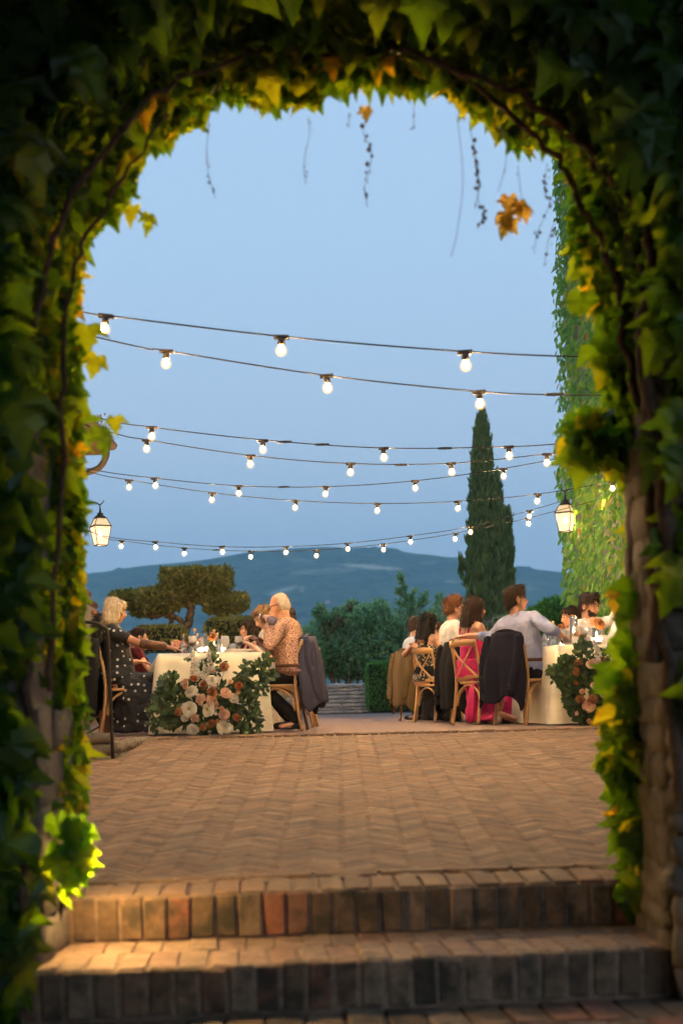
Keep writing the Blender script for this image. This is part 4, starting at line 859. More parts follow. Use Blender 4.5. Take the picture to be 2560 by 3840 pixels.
# ------------------------------------------------------------------ cross back chairs
def make_chair():
    e = empty('cross_back_chair'); tag(e, 'x', 'chair', 'oak cross back chairs at the tables'); W = M['oak']
    st = MB(); n = 20; ring = []
    for k in range(n):
        a = 2 * PI * k / n; c, s = math.cos(a), math.sin(a); x = math.copysign(abs(c) ** .55, c); y = math.copysign(abs(s) ** .55, s); ring.append((x * (.205 + .012 * y), y * .20))
    st.add([(x * q, y * q, z) for z, q in ((.437, .97), (.443, 1), (.458, 1), (.466, .96)) for x, y in ring], [(j * n + i, j * n + (i + 1) % n, (j + 1) * n + (i + 1) % n, (j + 1) * n + i) for j in range(3) for i in range(n)] + [tuple(range(n))[::-1], tuple(3 * n + i for i in range(n))])
    st.build('seat', W, e)
    for s in (-1, 1):
        MB().tube(catmull([(s * .195, -.245, 0), (s * .19, -.205, .25), (s * .185, -.19, .46), (s * .182, -.205, .65), (s * .178, -.255, .88)], 5), [.017] * 8 + [.016] * 13, 8).build('back_leg', W, e)
        MB().tube(catmull([(s * .185, .20, 0), (s * .18, .18, .2), (s * .172, .165, .44)], 4), .0165, 8).build('front_leg', W, e)
        MB().tube(catmull([(s * .186, -.18, .20), (s * .182, -.14, .34), (s * .18, -.01, .425), (s * .18, .11, .36), (s * .182, .165, .22)], 6), .0115, 8).build('side_brace', W, e)
        MB().tube(catmull([(s * .165, -.20, .50), (s * .06, -.235, .60), (s * -.06, -.262, .72), (s * -.16, -.262, .85)], 6), .014, 6, flat=(.35, 1)).build('cross_slat', W, e)
    for y in (-.19, .165): MB().tube(catmull([(-.175, y, .22), (-.13, y, .36), (0, y, .425), (.13, y, .36), (.175, y, .22)], 6), .0115, 8).build('end_brace', W, e)
    rail = MB(); P_ = []
    for i in range(11):
        x = -.19 + .038 * i; c = 1 - (x / .19) ** 2; y = -.258 - .035 * c; z0 = .835 + .004 * c; z1 = .905 + .012 * c; P_ += [(x, y + .012, z0), (x, y + .012, z1), (x, y - .012, z1), (x, y - .012, z0)]
    rail.add(P_, [(i * 4 + k, i * 4 + (k + 1) % 4, i * 4 + 4 + (k + 1) % 4, i * 4 + 4 + k) for i in range(10) for k in range(4)] + [(0, 3, 2, 1), (40, 41, 42, 43)]); rail.build('top_rail', W, e)
    MB().box((0, -.197, .515), (.18, .009, .016)).build('lower_rail', W, e, False)
    return e
chair0 = make_chair(); chair_used = [False]
def chair(x, y, deg, label, s=1.0):
    """deg: the way the sitter faces, 0 = +X, 90 = away"""
    o = copy_tree(chair0) if chair_used[0] else chair0; chair_used[0] = True
    o.location = (x, y, 0); o.rotation_euler = (0, 0, R(deg - 90)); o.scale = (s, s, s * .955); o['label'] = label; return o
def jacket(ch, label, mat, drop=.62, skew=0.0, dep=1.0, wid=1.0, sleeves=((-1, 1), (1, 1)), lining=False, flare=.0):
    e = tag(empty('jacket', ch.location + Vector((0, 0, -.035)), ch.rotation_euler.z), label, 'jacket', 'jackets hung over chair backs')
    nu, nv = 46, 26; V = []; ph = random.uniform(0, 6)
    for iv in range(nv + 1):
        v = iv / nv
        for iu in range(nu + 1):
            u = iu / nu * 2 - 1; au = abs(u)
            hang = drop * (1 + .10 * math.exp(-((au - .80) / .14) ** 2) - .07 * math.exp(-((au - .35) / .2) ** 2) + .03 * math.sin(u * 5 + ph))
            zz = .93 - hang * max(0, (v - .06) / .94); hw = wid * (.155 + .075 * min(1, v * 1.7) + .02 * math.sin(v * 3.0) + flare * .03 * v)
            dp = dep * (.05 + .05 * min(1, v * 2.2) - .02 * v); a = u * PI * .62
            f = (.010 + .020 * v) * (math.sin(u * 9 + ph + v * 1.2) + .6 * math.sin(u * 17 + ph * 2 - v * 2)) * min(1, v * 3) + .012 * mnoise.noise(Vector((u * 3, v * 4, ph)))
            x = hw * math.sin(a) / math.sin(PI * .5) + f * .25 * math.sin(a) + skew * v; y = -.262 - dp * math.cos(a) * 1.05 - .055 * v - f * .8 * math.cos(a)
            if v < .06: k = v / .06; y = -.235 * (1 - k) + y * k; zz = .905 + .025 * math.sin(k * PI / 2); x *= .92 + .08 * k
            V.append((x, y, zz - .035 * au ** 3 * (1 - v)))
    n = nu + 1; body = fast('body', V, [(q * n + r_, q * n + r_ + 1, (q + 1) * n + r_ + 1, (q + 1) * n + r_) for q in range(nv) for r_ in range(nu)], mat, e, smooth=True); so = body.modifiers.new('s', 'SOLIDIFY'); so.thickness = .012
    for s, ln in sleeves:
        sl = MB(); sh = Vector((s * .20 * wid, -.29, .86)); el_ = Vector((s * .215 * wid + skew * .3, -.35, .62)); hd = Vector((s * .17 * wid + skew * .6, -.39, .60 - .25 * ln)); sh.y -= .02 * dep; sl.chain([sh, el_, hd], [.046, .050, .044]); sl.blob('sleeve', mat, e, .009, 3, (.06, .018))
        for k in range(3): MB().ell(hd + Vector((s * .03, -.045, .03 + k * .022)), .007, None, 6, 4).build('button', M['socket'], e)
    col_ = MB().tube(catmull([(-.17, -.25, .90), (-.08, -.29, .935), (0, -.30, .945), (.08, -.29, .935), (.17, -.25, .90)], 5), .026, 8, flat=(1, .6)); col_.build('collar', mat, e)
    return e

# ------------------------------------------------------------------ people
def ik(a, b, l1, l2, hint):
    a, b = Vector(a), Vector(b); d = b - a; L = min(d.length, (l1 + l2) * .985); dn = d.normalized(); b = a + dn * L
    x = (l1 * l1 - l2 * l2 + L * L) / (2 * L); h = math.sqrt(max(l1 * l1 - x * x, 0)); hp = Vector(hint) - a; hp -= dn * hp.dot(dn); hp.normalize(); return a + dn * x + hp * h, b
def hand(mb, wr, d, nrm, side, curl=.5, s=1.0):
    d = Vector(d).normalized(); nrm = Vector(nrm); nrm = (nrm - d * nrm.dot(d)).normalized(); wv = d.cross(nrm).normalized() * side
    mb.loft([(wr - d * .01, wv * .026, nrm * .019), (wr + d * .03, wv * .036, nrm * .016), (wr + d * .085, wv * .042, nrm * .014), (wr + d * .095, wv * .036, nrm * .010)], 12)
    for i, (o, L) in enumerate(((-.032, .072), (-.011, .082), (.011, .078), (.031, .062))):
        b = wr + d * .088 + wv * o; a1 = curl * .55; d1 = d * math.cos(a1) - nrm * math.sin(a1) + wv * o * 1.6; m_ = b + d1 * L * .5; a2 = curl * 1.35; d2 = d * math.cos(a2) - nrm * math.sin(a2) + wv * o; mb.chain([b, m_, m_ + d2 * L * .5], [.0098, .0088, .0074], 8)
    b = wr + d * .025 - wv * .028; m_ = b + (d * .6 - wv * .62 - nrm * .25) * .045; mb.chain([b, m_, m_ + (d * .9 - wv * .2 - nrm * .3) * .036], [.014, .0115, .009], 8)
def person(loc, deg, label, skinm='skin', lean=6, side=0, twist=0, head=(0, 0, 0), top=None, sleeve=1.0, bottom=None, skirt=None, hair=None, female=False, hands=None, s=1.0, knees=(.44, .5), feet=None, vox=.0085, fat=1.0, collar=None, shoes=True, curl=(.5, .5), elb=None, hips=.53, features=True, hnorm=None):
    """deg: facing, 0 = +X (right), 90 = away from the camera. head = (yaw to the left, pitch down, tilt)"""
    e = tag(empty('person', (loc[0], loc[1], 0), R(deg - 90), s), label, 'person', 'guests seated at the dinner tables')
    ln, sd, tw_ = R(lean), R(side), R(twist)
    up = Vector((math.sin(sd), math.sin(ln), math.cos(ln) * math.cos(sd))).normalized()
    X = Vector((math.cos(tw_), math.sin(tw_), 0)); X = (X - up * X.dot(up)).normalized(); Fw = up.cross(X).normalized(); X0 = Vector((1, 0, 0)); Y0 = Vector((0, 1, 0))
    pel = Vector((0, 0, hips)); k = .93 if female else 1.0; f = fat
    def sp(t): return pel + up * t
    def ring(t, rx, ry, dy=0, q=None):
        q = (min(1, max(0, t / .35))) if q is None else q; x_ = (X0 * (1 - q) + X * q).normalized(); y_ = (Y0 * (1 - q) + Fw * q).normalized(); return (sp(t) + y_ * dy, x_ * rx, y_ * ry)
    def torso(mb, g=0.0, t0=-.10, t1=9):
        wf = .84 if female else 1.0
        rr = [(-.10, .15, .105, 0), (-.05, .172, .13, 0), (.02, .17 * f, .135 * f, 0), (.12, .145 * wf * f, .115 * f, .01 * f), (.20, .140 * wf * f, .110 * f, .012), (.30, .158 * k * (.5 + f * .5), .118 * k, .012), (.38, .172 * k, .115 * k, .004), (.44, .176 * k, .098, -.008), (.475, .150 * k, .078, -.014), (.50, .095, .066, -.012), (.515, .062, .058, -.006)]
        mb.loft([ring(t, a + g, b + g, dy) for t, a, b, dy in rr if t0 <= t <= t1], 22)
        if female: 
            for sx_ in (-1, 1): mb.ell(sp(.33) + X * sx_ * .068 + Fw * .085, (.062 + g, .058 + g, .06 + g))
        if t1 < 1: return
        for sx_ in (-1, 1): mb.cap(sp(.475) + X * sx_ * .05, .05 + g, sp(.445) + X * sx_ * .165 * k, .056 + g)
    b = MB(); torso(b)
    nb = sp(.49); yaw, pit, til = [R(a) for a in head]
    hx = (X * math.cos(yaw) + Fw * math.sin(yaw)); hy = (Fw * math.cos(yaw) - X * math.sin(yaw)); hz_ = hx.cross(hy).normalized()
    hz_ = (hz_ * .45 + Vector((0, 0, 1)) * .55).normalized(); hx = (hx - hz_ * hx.dot(hz_)).normalized(); hy = hz_.cross(hx)
    y2 = hy * math.cos(pit) - hz_ * math.sin(pit); z2 = hz_ * math.cos(pit) + hy * math.sin(pit); hy, hz_ = y2, z2
    x2 = hx * math.cos(til) + hz_ * math.sin(til); hz_ = hz_ * math.cos(til) - hx * math.sin(til); hx = x2
    hc = nb + (up * .55 + Vector((0, 0, .45))).normalized() * .165 + Fw * .018 + hy * .012
    RM = Matrix((hx, hy, hz_)).transposed(); HS = .93 if female else 1.0
    def h(p): return hc + RM @ (Vector(p) * HS)
    b.cap(nb - up * .02, .058 * k, h((0, -.025, -.06)), .050 * k)
    E = lambda c, r: b.ell(h(c), [q * HS for q in r], RM, 14, 10)
    E((0, -.012, .032), (.074, .094, .086)); E((0, .032, -.012), (.061, .060, .080)); E((0, .040, -.062), (.048, .048, .042)); E((0, .070, -.092), (.022, .020, .018)); E((0, .080, .030), (.046, .014, .014)); E((0, .088, -.058), (.024, .014, .013))
    for sx_ in (-1, 1): E((sx_ * .036, .074, -.022), (.022, .018, .020)); E((sx_ * .077, -.012, -.012), (.012, .020, .033))
    b.cap(h((0, .086, .012)), .009, h((0, .112, -.028)), .0125); b.ell(h((0, .100, -.034)), (.017, .011, .010), RM)
    # legs
    KX = .10 if female else .12; legs = []
    for i, sx_ in enumerate((-1, 1)):
        hip = pel + Vector((sx_ * .085, .01, -.03)); kn = Vector((sx_ * KX, knees[0], knees[1] + .02)); ft = Vector((feet[i] if feet else (sx_ * KX, knees[0] - .02, .075))); legs.append((hip, kn, ft))
        b.chain([hip, kn, ft], [.085, .056, .038]); b.cap(ft + Vector((0, -.02, -.03)), .034, ft + Vector((sx_ * .02, .13, -.045)), .026)
    # arms
    hands = hands or ((-.20, .38, .77), (.20, .38, .77)); arms = []
    for i, sx_ in enumerate((-1, 1)):
        sh = sp(.44) + X * sx_ * .172 * k; hint = elb[i] if elb else sh + Vector((sx_ * .25, -.15, -.5)); el_, wr = ik(sh, hands[i], .275, .25, hint); arms.append((sh, el_, wr))
        b.chain([sh, el_, wr], [.049 * k * f ** .5, .040 * k, .027 * k]); d = (wr - el_).normalized(); nr_ = Vector(hnorm[i]) if hnorm else Vector((0, 0, 1)); hand(b, wr + d * .012, (d * .55 + (Vector(hands[i]) - sh).normalized() * .1 + Vector((0, 0, -.08))), nr_, sx_, curl[i])
    b.blob('body', M[skinm], e, vox, 3)
    # clothes
    if top:
        rs = sleeve if hasattr(sleeve, '__len__') else (sleeve, sleeve); bare = female and max(rs) == 0; g = MB(); torso(g, .011 if bare else .013, -.06, .385 if bare else 9)
        if bare:
            for sx_ in (-1, 1): g.chain([sp(.37) + X * sx_ * .085 - Fw * .085, sp(.43) + X * sx_ * .095 - Fw * .085, sp(.505) + X * sx_ * .095 - Fw * .03, sp(.47) + X * sx_ * .09 + Fw * .07, sp(.37) + X * sx_ * .08 + Fw * .115], [.016] * 5, 8)
        for (sh, el_, wr), sl in zip(arms, rs):
            if sl <= 0: continue
            if sl <= 1: g.cap(sh, .064 * f ** .5, sh.lerp(el_, sl), .056)
            else: g.cap(sh, .064 * f ** .5, el_, .056); g.cap(el_, .055, el_.lerp(wr, sl - 1), .044); g.cap(el_.lerp(wr, sl - 1.12), .050, el_.lerp(wr, sl - 1), .050)
        g.blob('shirt' if top not in ('dots', 'pink', 'sequin', 'maroon') else 'bodice', M[top], e, .0085, 2, (.075, .024))
        if collar:
            cm = M[collar]; MB().tube([nb + up * (.022 + .008 * math.sin(t)) + hx * math.cos(t) * .066 + (Fw * math.sin(t) * .064 + Vector((0, 0, -.028)) * max(0, math.sin(t))) for t in np.linspace(0, 2 * PI, 17)[:-1]], .017, 8, closed=True, flat=(.6, 1.25)).build('collar', cm, e)
    if bottom:
        g = MB(); g.loft([ring(t, a * (.6 + .4 * f), c * (.6 + .4 * f), 0, 0) for t, a, c in ((-.12, .15, .12), (-.06, .182, .145), (.02, .180, .145), (.08, .165, .135))], 20)
        for hip, kn, ft in legs: g.chain([hip, kn, ft + Vector((0, 0, .03))], [.094, .070, .058])
        g.blob('trousers', M[bottom], e, .0105, 3, (.07, .02))
        MB().tube([ring(.075, .168 * (.6 + .4 * f), .138 * (.6 + .4 * f), 0, 0)[0] + X0 * math.cos(t) * .170 * f + Y0 * math.sin(t) * .139 * f for t in np.linspace(0, 2 * PI, 21)[:-1]], .017, 6, closed=True, flat=(.4, 1)).build('belt', M['leather'], e)
    if skirt:
        sm_, kz, fl = skirt; g = MB(); ky = knees[0]
        g.loft([(pel + Vector((0, .0, .13)), (.142 * f, 0, 0), (0, .125 * f, 0)), (pel + Vector((0, .02, .04)), (.185, 0, 0), (0, .155, 0)), (Vector((0, .14, .52)), (.21, 0, 0), (0, .27, 0)), (Vector((0, ky * .52, .44)), (.225, 0, 0), (0, ky * .52 + .08, 0)), (Vector((0, ky * .60, .30)), (.24 * fl, 0, 0), (0, .30 * fl, 0)), (Vector((0, ky * .62, .03)), (.27 * fl, 0, 0), (0, .33 * fl, 0))], 26)
        for hip, kn, ft in legs: g.cap(hip, .095, kn, .075)
        g.blob('skirt', M[sm_], e, .012, 3, (.09, .05))
    if shoes:
        for hip, kn, ft in legs: MB().cap(ft + Vector((0, -.03, -.034)), .040, ft + Vector((0, .13, -.044)), .031).box(ft + Vector((0, .04, -.066)), (.036, .10, .009)).build('shoe', M['shoe'], e)
    if features:
        for sx_ in (-1, 1):
            MB().ell(h((sx_ * .032, .0865, .006)), (.013, .006, .0055), RM, 8, 6).build('eye', M['eye'], e); MB().cap(h((sx_ * .018, .096, .028)), .0045, h((sx_ * .048, .084, .030)), .0035, 6).build('eyebrow', M['brow'], e)
        MB().cap(h((-.016, .100, -.060)), .006, h((.016, .100, -.060)), .006, 6).build('mouth', M['lip'], e)
    if hair:
        hm, style = hair; g = MB(); H = lambda c, r: g.ell(h(c), [q * HS for q in r], RM, 16, 12)
        if style != 'balding': H((0, -.022, .046), (.083, .096, .086)); H((0, -.052, -.005), (.074, .062, .075))
        disp = (.03, .016)
        if style == 'short':
            H((0, .03, .098), (.062, .055, .030)); H((0, -.075, -.055), (.05, .03, .04))
        elif style == 'quiff': H((0, .045, .105), (.060, .052, .034)); H((0, -.06, .075), (.066, .055, .05)); H((0, -.078, -.05), (.05, .028, .04)); H((.055, .03, .06), (.025, .05, .03)); H((-.055, .03, .06), (.025, .05, .03))
        elif style == 'curly':
            for i in range(26): a = random.uniform(0, 2 * PI); r_ = random.uniform(0, 1); H((math.cos(a) * .062 * r_, math.sin(a) * .078 * r_ + .01, .125 - .045 * r_ * r_), (.022, .022, .02))
            for i in range(22): a = random.uniform(PI * .95, PI * 2.05); H((math.cos(a) * .078, math.sin(a) * .092 - .015, random.uniform(-.045, .08)), (.019, .019, .02))
            disp = (.02, .014)
        elif style == 'bob':
            for sx_ in (-1, 1): g.loft([(h((sx_ * .058, -.015, .07)), hx * .035, hy * .07), (h((sx_ * .072, -.02, .0)), hx * .026, hy * .078), (h((sx_ * .078, -.022, -.07)), hx * .024, hy * .075), (h((sx_ * .076, -.02, -.125)), hx * .018, hy * .06)], 14)
            g.loft([(h((0, -.07, .03)), hx * .075, hy * .04), (h((0, -.082, -.05)), hx * .082, hy * .035), (h((0, -.082, -.14)), hx * .078, hy * .025)], 16); H((0, .045, .092), (.062, .045, .03))
        elif style in ('long', 'longwavy'):
            L = .36 if style == 'long' else .27; Z = Vector((0, 0, 1))
            base = h((0, -.065, .0)); g.loft([(h((0, -.05, .06)), hx * .086, hy * .065), (base, hx * .100, hy * .066), (base - Z * .12 - Fw * .012, hx * .118, hy * .062), (base - Z * (L * .62) - Fw * .03, hx * .125, hy * .052), (base - Z * (L * .9) - Fw * .04, hx * .10, hy * .042), (base - Z * L - Fw * .045, hx * .055, hy * .024)], 20)
            for q_ in range(9): aa = -.1 + q_ * .025; xx = -.11 + .0275 * q_; g.chain([h((xx * .7, -.08, .03)), base + hx * xx - Z * L * .5 - Fw * .055, base + hx * xx * random.uniform(.7, 1) - Z * L * random.uniform(.95, 1.15) - Fw * .05], [.018, .020, .007], 8)
            for sx_ in (-1, 1): g.chain([h((sx_ * .06, .03, .07)), h((sx_ * .080, .022, .0)), h((sx_ * .086, .01, -.08)) - Z * .01, h((sx_ * .09, -.02, -.08)) - Z * .10], [.026, .026, .028, .02])
            H((0, .042, .090), (.060, .042, .03)); disp = (.045, .026)
        elif style == 'bun':
            H((0, .04, .088), (.066, .05, .03)); H((0, -.105, .0), (.04, .04, .04)); H((0, -.085, .03), (.06, .04, .05))
        elif style == 'balding':
            H((0, -.055, -.005), (.079, .050, .058)); H((0, -.035, .03), (.078, .07, .06)); H((0, -.03, .065), (.066, .066, .052)); disp = (.02, .006)
        elif style == 'buzz': H((0, .02, .085), (.062, .06, .03)); H((0, -.075, -.05), (.05, .03, .035))
        ho = g.blob('hair', M[hm], e, .0075, 1, disp); me = ho.data; n_ = len(me.polygons); ce = np.empty(n_ * 3); me.polygons.foreach_get('center', ce); no = np.empty(n_ * 3); me.polygons.foreach_get('normal', no); ce = ce.reshape(-1, 3); no = no.reshape(-1, 3)
        k_ = RNG.choice(n_, min(n_, 700 if style in ('balding', 'buzz') else 1700), replace=False); ce, no = ce[k_], no[k_]; N_ = len(ce); down = np.array([0, 0, -1.0]); back = np.array(tuple(-hy)); top = np.clip(no[:, 2:3], 0, 1)
        dr = down * (1 - top) + back * top * (1 if style != 'quiff' else -.6) + rnd(N_, .12 if style != 'curly' else 1.2) + no * .12; long_ = style in ('long', 'longwavy', 'bob')
        tag(leaf_cloud('strands', ce + no * .001, dr, no + rnd(N_, .25), RNG.uniform(.03, .06, N_) * ((.8 if style == 'bob' else 1.4) if long_ else (.35 if style in ('buzz', 'balding') else .8)), (np.array([(-.045, 0, 0), (.045, 0, 0), (.02, .6, .03), (0, 1, .0)], dtype=np.float32), np.array([(0, 1, 2), (0, 2, 3)], dtype=np.int32)), M[hm], ho), kind='stuff')
    e_ = dict(e=e, h=h, RM=RM, hx=hx, hy=hy, hz=hz_, arms=arms, sp=sp, X=X, Fw=Fw, up=up, nb=nb, legs=legs); return e_
def at(px, Y): return P(px, 2400, Y).x
def toloc(pr, v): return pr['e'].matrix_world.inverted() @ Vector(v)

# ---- left table, near end
x, y = at(437, 12.15), 12.15
ch = chair(x + .10, y, 4, 'oak cross back chair under the woman in the polka dot dress')
def loc2(x, y, deg, wpt, s=1.0):
    """world point into a seated person's own axes"""
    a = R(deg - 90); dx, dy = wpt[0] - x, wpt[1] - y; return ((dx * math.cos(a) + dy * math.sin(a)) / s, (-dx * math.sin(a) + dy * math.cos(a)) / s, wpt[2] / s)
hd = P(652, 2424, 11.95); lh = P(312, 2432, 12.1)
w1 = person((x, y), 2, 'woman with ash blonde bob in a black polka dot dress at the left table', 'skin_tan', lean=-3, twist=6, head=(0, 16, 0), top='dots', sleeve=.5, skirt=('dots', 0, 1.05), hair=('h_blonde', 'bob'), female=True, hands=(loc2(x, y, 2, lh), loc2(x, y, 2, (hd.x, hd.y, .80))), fat=1.24, curl=(.5, .15), elb=((-.6, -.1, .5), (.5, .1, .4)), s=1.0)
a, el_, wr = w1['arms'][1]; MB().cap(el_.lerp(wr, .15), .047, el_.lerp(wr, .92), .040, 14).build('forearm_wrap', M['brownwrap'], w1['e'])
MB().tube([w1['nb'] + w1['up'] * .05 + w1['X'] * math.cos(t) * .072 + w1['Fw'] * math.sin(t) * .07 for t in np.linspace(0, 2 * PI, 15)[:-1]], .006, 6, closed=True).build('necklace', M['p_heart'], w1['e'])
jacket(ch, 'long black coat hung over the chair behind the polka dot dress', M['black'], .70, .0, 1.0, 1.08, (), flare=1.4)
# handbag by the chair
hb2 = tag(empty('handbag', flo(398, 2740, 12.2)), 'dark brown leather handbag standing on the bricks under the near left chair', 'handbag')
MB().box((0, 0, .12), (.05, .11, .12), top=.85).build('body', M['leather'], hb2, False); MB().tube(catmull([(-.02, -.08, .22), (-.14, -.04, .12), (-.24, 0, .02), (-.2, .05, .02), (-.05, .08, .10)], 5), .008, 6).build('strap', M['leather'], hb2)
x, y = at(505, 16.0), 16.0; ch = chair(x, y, 10, 'oak cross back chair under the young woman with her hair tied back')
person((x, y), 10, 'young woman with brown hair tied back seen in profile beyond the polka dot dress', 'skin', lean=4, head=(0, 4, 0), top='maroon', sleeve=.25, skirt=('navy', 0, 1), hair=('h_brown', 'bun'), female=True, hands=((-.1, .45, .78), (.22, .42, .78)), s=.96, vox=.010)
x, y = at(382, 13.9), 13.9; ch = chair(x, y, 8, 'oak cross back chair hidden behind the blonde woman')
person((x, y), 8, 'dark haired guest in black mostly hidden behind the blonde woman', 'skin', lean=0, top='black', sleeve=.4, skirt=('black', 0, 1), hair=('h_black', 'long'), female=True, s=.98, vox=.011)
x, y = at(492, 17.6), 17.6; ch = chair(x, y, 10, 'oak cross back chair furthest back on the outer side of the left table')
person((x, y), 10, 'guest with dark swept back hair just behind the young woman with tied back hair', 'skin', lean=2, top='navy', sleeve=1.9, bottom='navy', hair=('h_dark', 'quiff'), s=1.0, vox=.011)
# ---- left table, inner side
x, y = at(1118, 12.25), 12.25
cho = chair(x - .20, y, 174, 'oak cross back chair under the elderly man in the patterned shirt')
gl = P(998, 2318, 12.05); ph = P(968, 2408, 12.25)
om = person((x, y), 172, 'elderly man with white hair and glasses in a patterned shirt drinking at the left table', 'skin', lean=14, side=0, twist=-10, head=(-3, 10, 0), top='floral', sleeve=1.85, bottom='black', hair=('h_white', 'balding'), hands=(loc2(x, y, 172, (gl.x + .03, gl.y, gl.z - .06), 1.03), loc2(x, y, 172, (ph.x, ph.y, .88), 1.03)), fat=1.42, curl=(1.2, .9), elb=((-.55, .25, .6), (.4, .0, .5)), s=1.03, collar='floral', knees=(.42, .48), feet=((-.12, .02, .09), (.12, .12, .09)), vox=.0075)
h = om['h']; 
for sx_ in (-1, 1):
    MB().tube([h((sx_ * .034 + .026 * math.cos(t), .098, .004 + .020 * math.sin(t))) for t in np.linspace(0, 2 * PI, 13)[:-1]], .0035, 6, closed=True).tube([h((sx_ * .060, .096, .010)), h((sx_ * .082, .04, .012)), h((sx_ * .084, -.02, .006))], .0035, 6).build('spectacles', M['glassframe'], om['e'])
jacket(cho, 'slate blue blazer hung over the chair of the elderly man', M['blueblazer'], .66, .03, 1.5, 1.0, ((1, 1.25), (-1, 1)))
x, y = at(1052, 13.7), 13.7; chair(x + .05, y, 190, 'oak cross back chair under the woman bending over the table')
person((x, y), 200, 'woman with light brown hair bending her head over the left table', 'skin_pale', lean=16, head=(8, 30, 0), top='white', sleeve=.2, skirt=('cream', 0, 1), hair=('h_light', 'bob'), female=True, hands=((-.12, .36, .86), (.12, .40, .80)), s=1.03, vox=.0085)
x, y = at(957, 15.2), 15.2; chair(x, y, 190, 'oak cross back chair under the dark haired woman in maroon')
person((x, y), 205, 'woman with wavy dark brown hair in a maroon top facing left at the table', 'skin', lean=6, head=(4, 0, 0), top='maroon', sleeve=0, skirt=('maroon', 0, 1), hair=('h_dark', 'longwavy'), female=True, hands=((-.1, .38, .80), (.2, .42, .78)), s=.97)
x, y = at(1112, 14.2), 14.2; ch = chair(x - .05, y, 186, 'oak cross back chair behind the one with the slate blue blazer')
person((x, y), 182, 'man with short brown hair hidden behind the elderly man', 'skin', lean=8, head=(0, 5, 0), top='white', sleeve=1.9, bottom='navy', hair=('h_brown', 'buzz'), s=1.02, vox=.011)
# ---- right table, outer side (their backs towards us)
x, y = at(1532, 16.4), 16.4; ch7 = chair(x + .17, y - .05, 28, 'oak cross back chair draped with the khaki jacket')
person((x + .03, y), 22, 'man with short brown hair in a pale blue shirt beside the khaki jacket', 'skin_pale', lean=5, head=(-5, 10, 0), top='paleblue', sleeve=1.2, bottom='tan', hair=('h_brown', 'buzz'), collar='paleblue', s=1.02)
jacket(ch7, 'khaki jacket hung over the leftmost chair of the right table', M['khaki'], .72, .0, 1.0, 1.0)
x, y = at(1610, 15.2), 15.2; ch8 = chair(x + .10, y - .05, 35, 'oak cross back chair with bare crossed slats under the sequin top'); lh = P(1545, 2444, 15.0)
person((x - .05, y), 32, 'woman with long straight black hair in a white and black sequin top', 'skin', lean=3, head=(-4, 8, 0), top='sequin', sleeve=0, skirt=('black', 0, .95), hair=('h_black', 'long'), female=True, hands=(loc2(x - .05, y, 32, (lh.x, lh.y, .90)), (.2, .4, .78)), elb=((-.6, 0, .7), (.4, 0, .5)), s=1.0, curl=(1.2, .5), hnorm=((.3, .3, 1), (0, 0, 1)))
x, y = at(1710, 14.15), 14.15; ch9 = chair(x + .22, y - .08, 28, 'oak cross back chair draped with the charcoal jacket')
person((x - .05, y), 15, 'man with curly ginger hair in a white shirt at the right table', 'skin_pale', lean=1, head=(-2, 2, 0), top='white', sleeve=1.5, bottom='black', hair=('h_red', 'curly'), collar='white', s=1.07, hands=((-.15, .42, .8), (.22, .30, .80)))
jacket(ch9, 'charcoal jacket hung over the chair of the ginger haired man', M['charcoal'], .76, -.02, 1.3, 1.15)
x, y = at(1765, 13.3), 13.3; ch10 = chair(x + .10, y - .05, 36, 'oak cross back chair under the woman in the hot pink dress')
pk = person((x - .02, y), 22, 'woman with long brown hair in a hot pink dress beside the man in lilac', 'skin', lean=5, head=(-6, 4, 0), top='pink', sleeve=0, skirt=('pink', 0, 1.05), hair=('h_brown', 'longwavy'), female=True, hands=((-.05, .40, .70), (.12, .42, .66)), s=1.02, knees=(.5, .50))
p0 = toloc(pk, (0, 0, 0)); 
MB().loft([((.18, -.06, .46), (.04, 0, 0), (0, .012, 0)), ((.19, -.10, .25), (.045, .01, 0), (0, .012, 0)), ((.20, -.12, .02), (.055, .0, 0), (0, .014, 0))], 10).build('dress_sash', M['pink'], pk['e'])
x, y = at(1985, 12.45), 12.45; ch11 = chair(x - .05, y + .0, 42, 'oak cross back chair draped with the navy jacket')
lh = P(1750, 2398, 12.85); rh = P(2105, 2395, 12.3)
person((x, y), 42, 'man with dark brown hair in a lilac shirt with his arm over the next chair', 'skin', lean=-13, side=-7, twist=14, head=(-40, 2, 0), top='lilac', sleeve=1.45, bottom='navy', hair=('h_dark', 'quiff'), collar='lilac', s=1.04, fat=1.08, hands=(loc2(x, y, 42, (lh.x, lh.y, .90), 1.045), loc2(x, y, 42, (rh.x, rh.y, .86), 1.045)), elb=((-.7, .2, .75), (.7, .2, .55)), curl=(.7, .9), feet=((-.1, .5, .08), (.18, .48, .08)), vox=.0078)
jacket(ch11, 'navy jacket hung over the chair of the man in lilac', M['navy'], .68, -.05, 1.1, .98, ((-1, .9), (1, 1)), flare=.9)
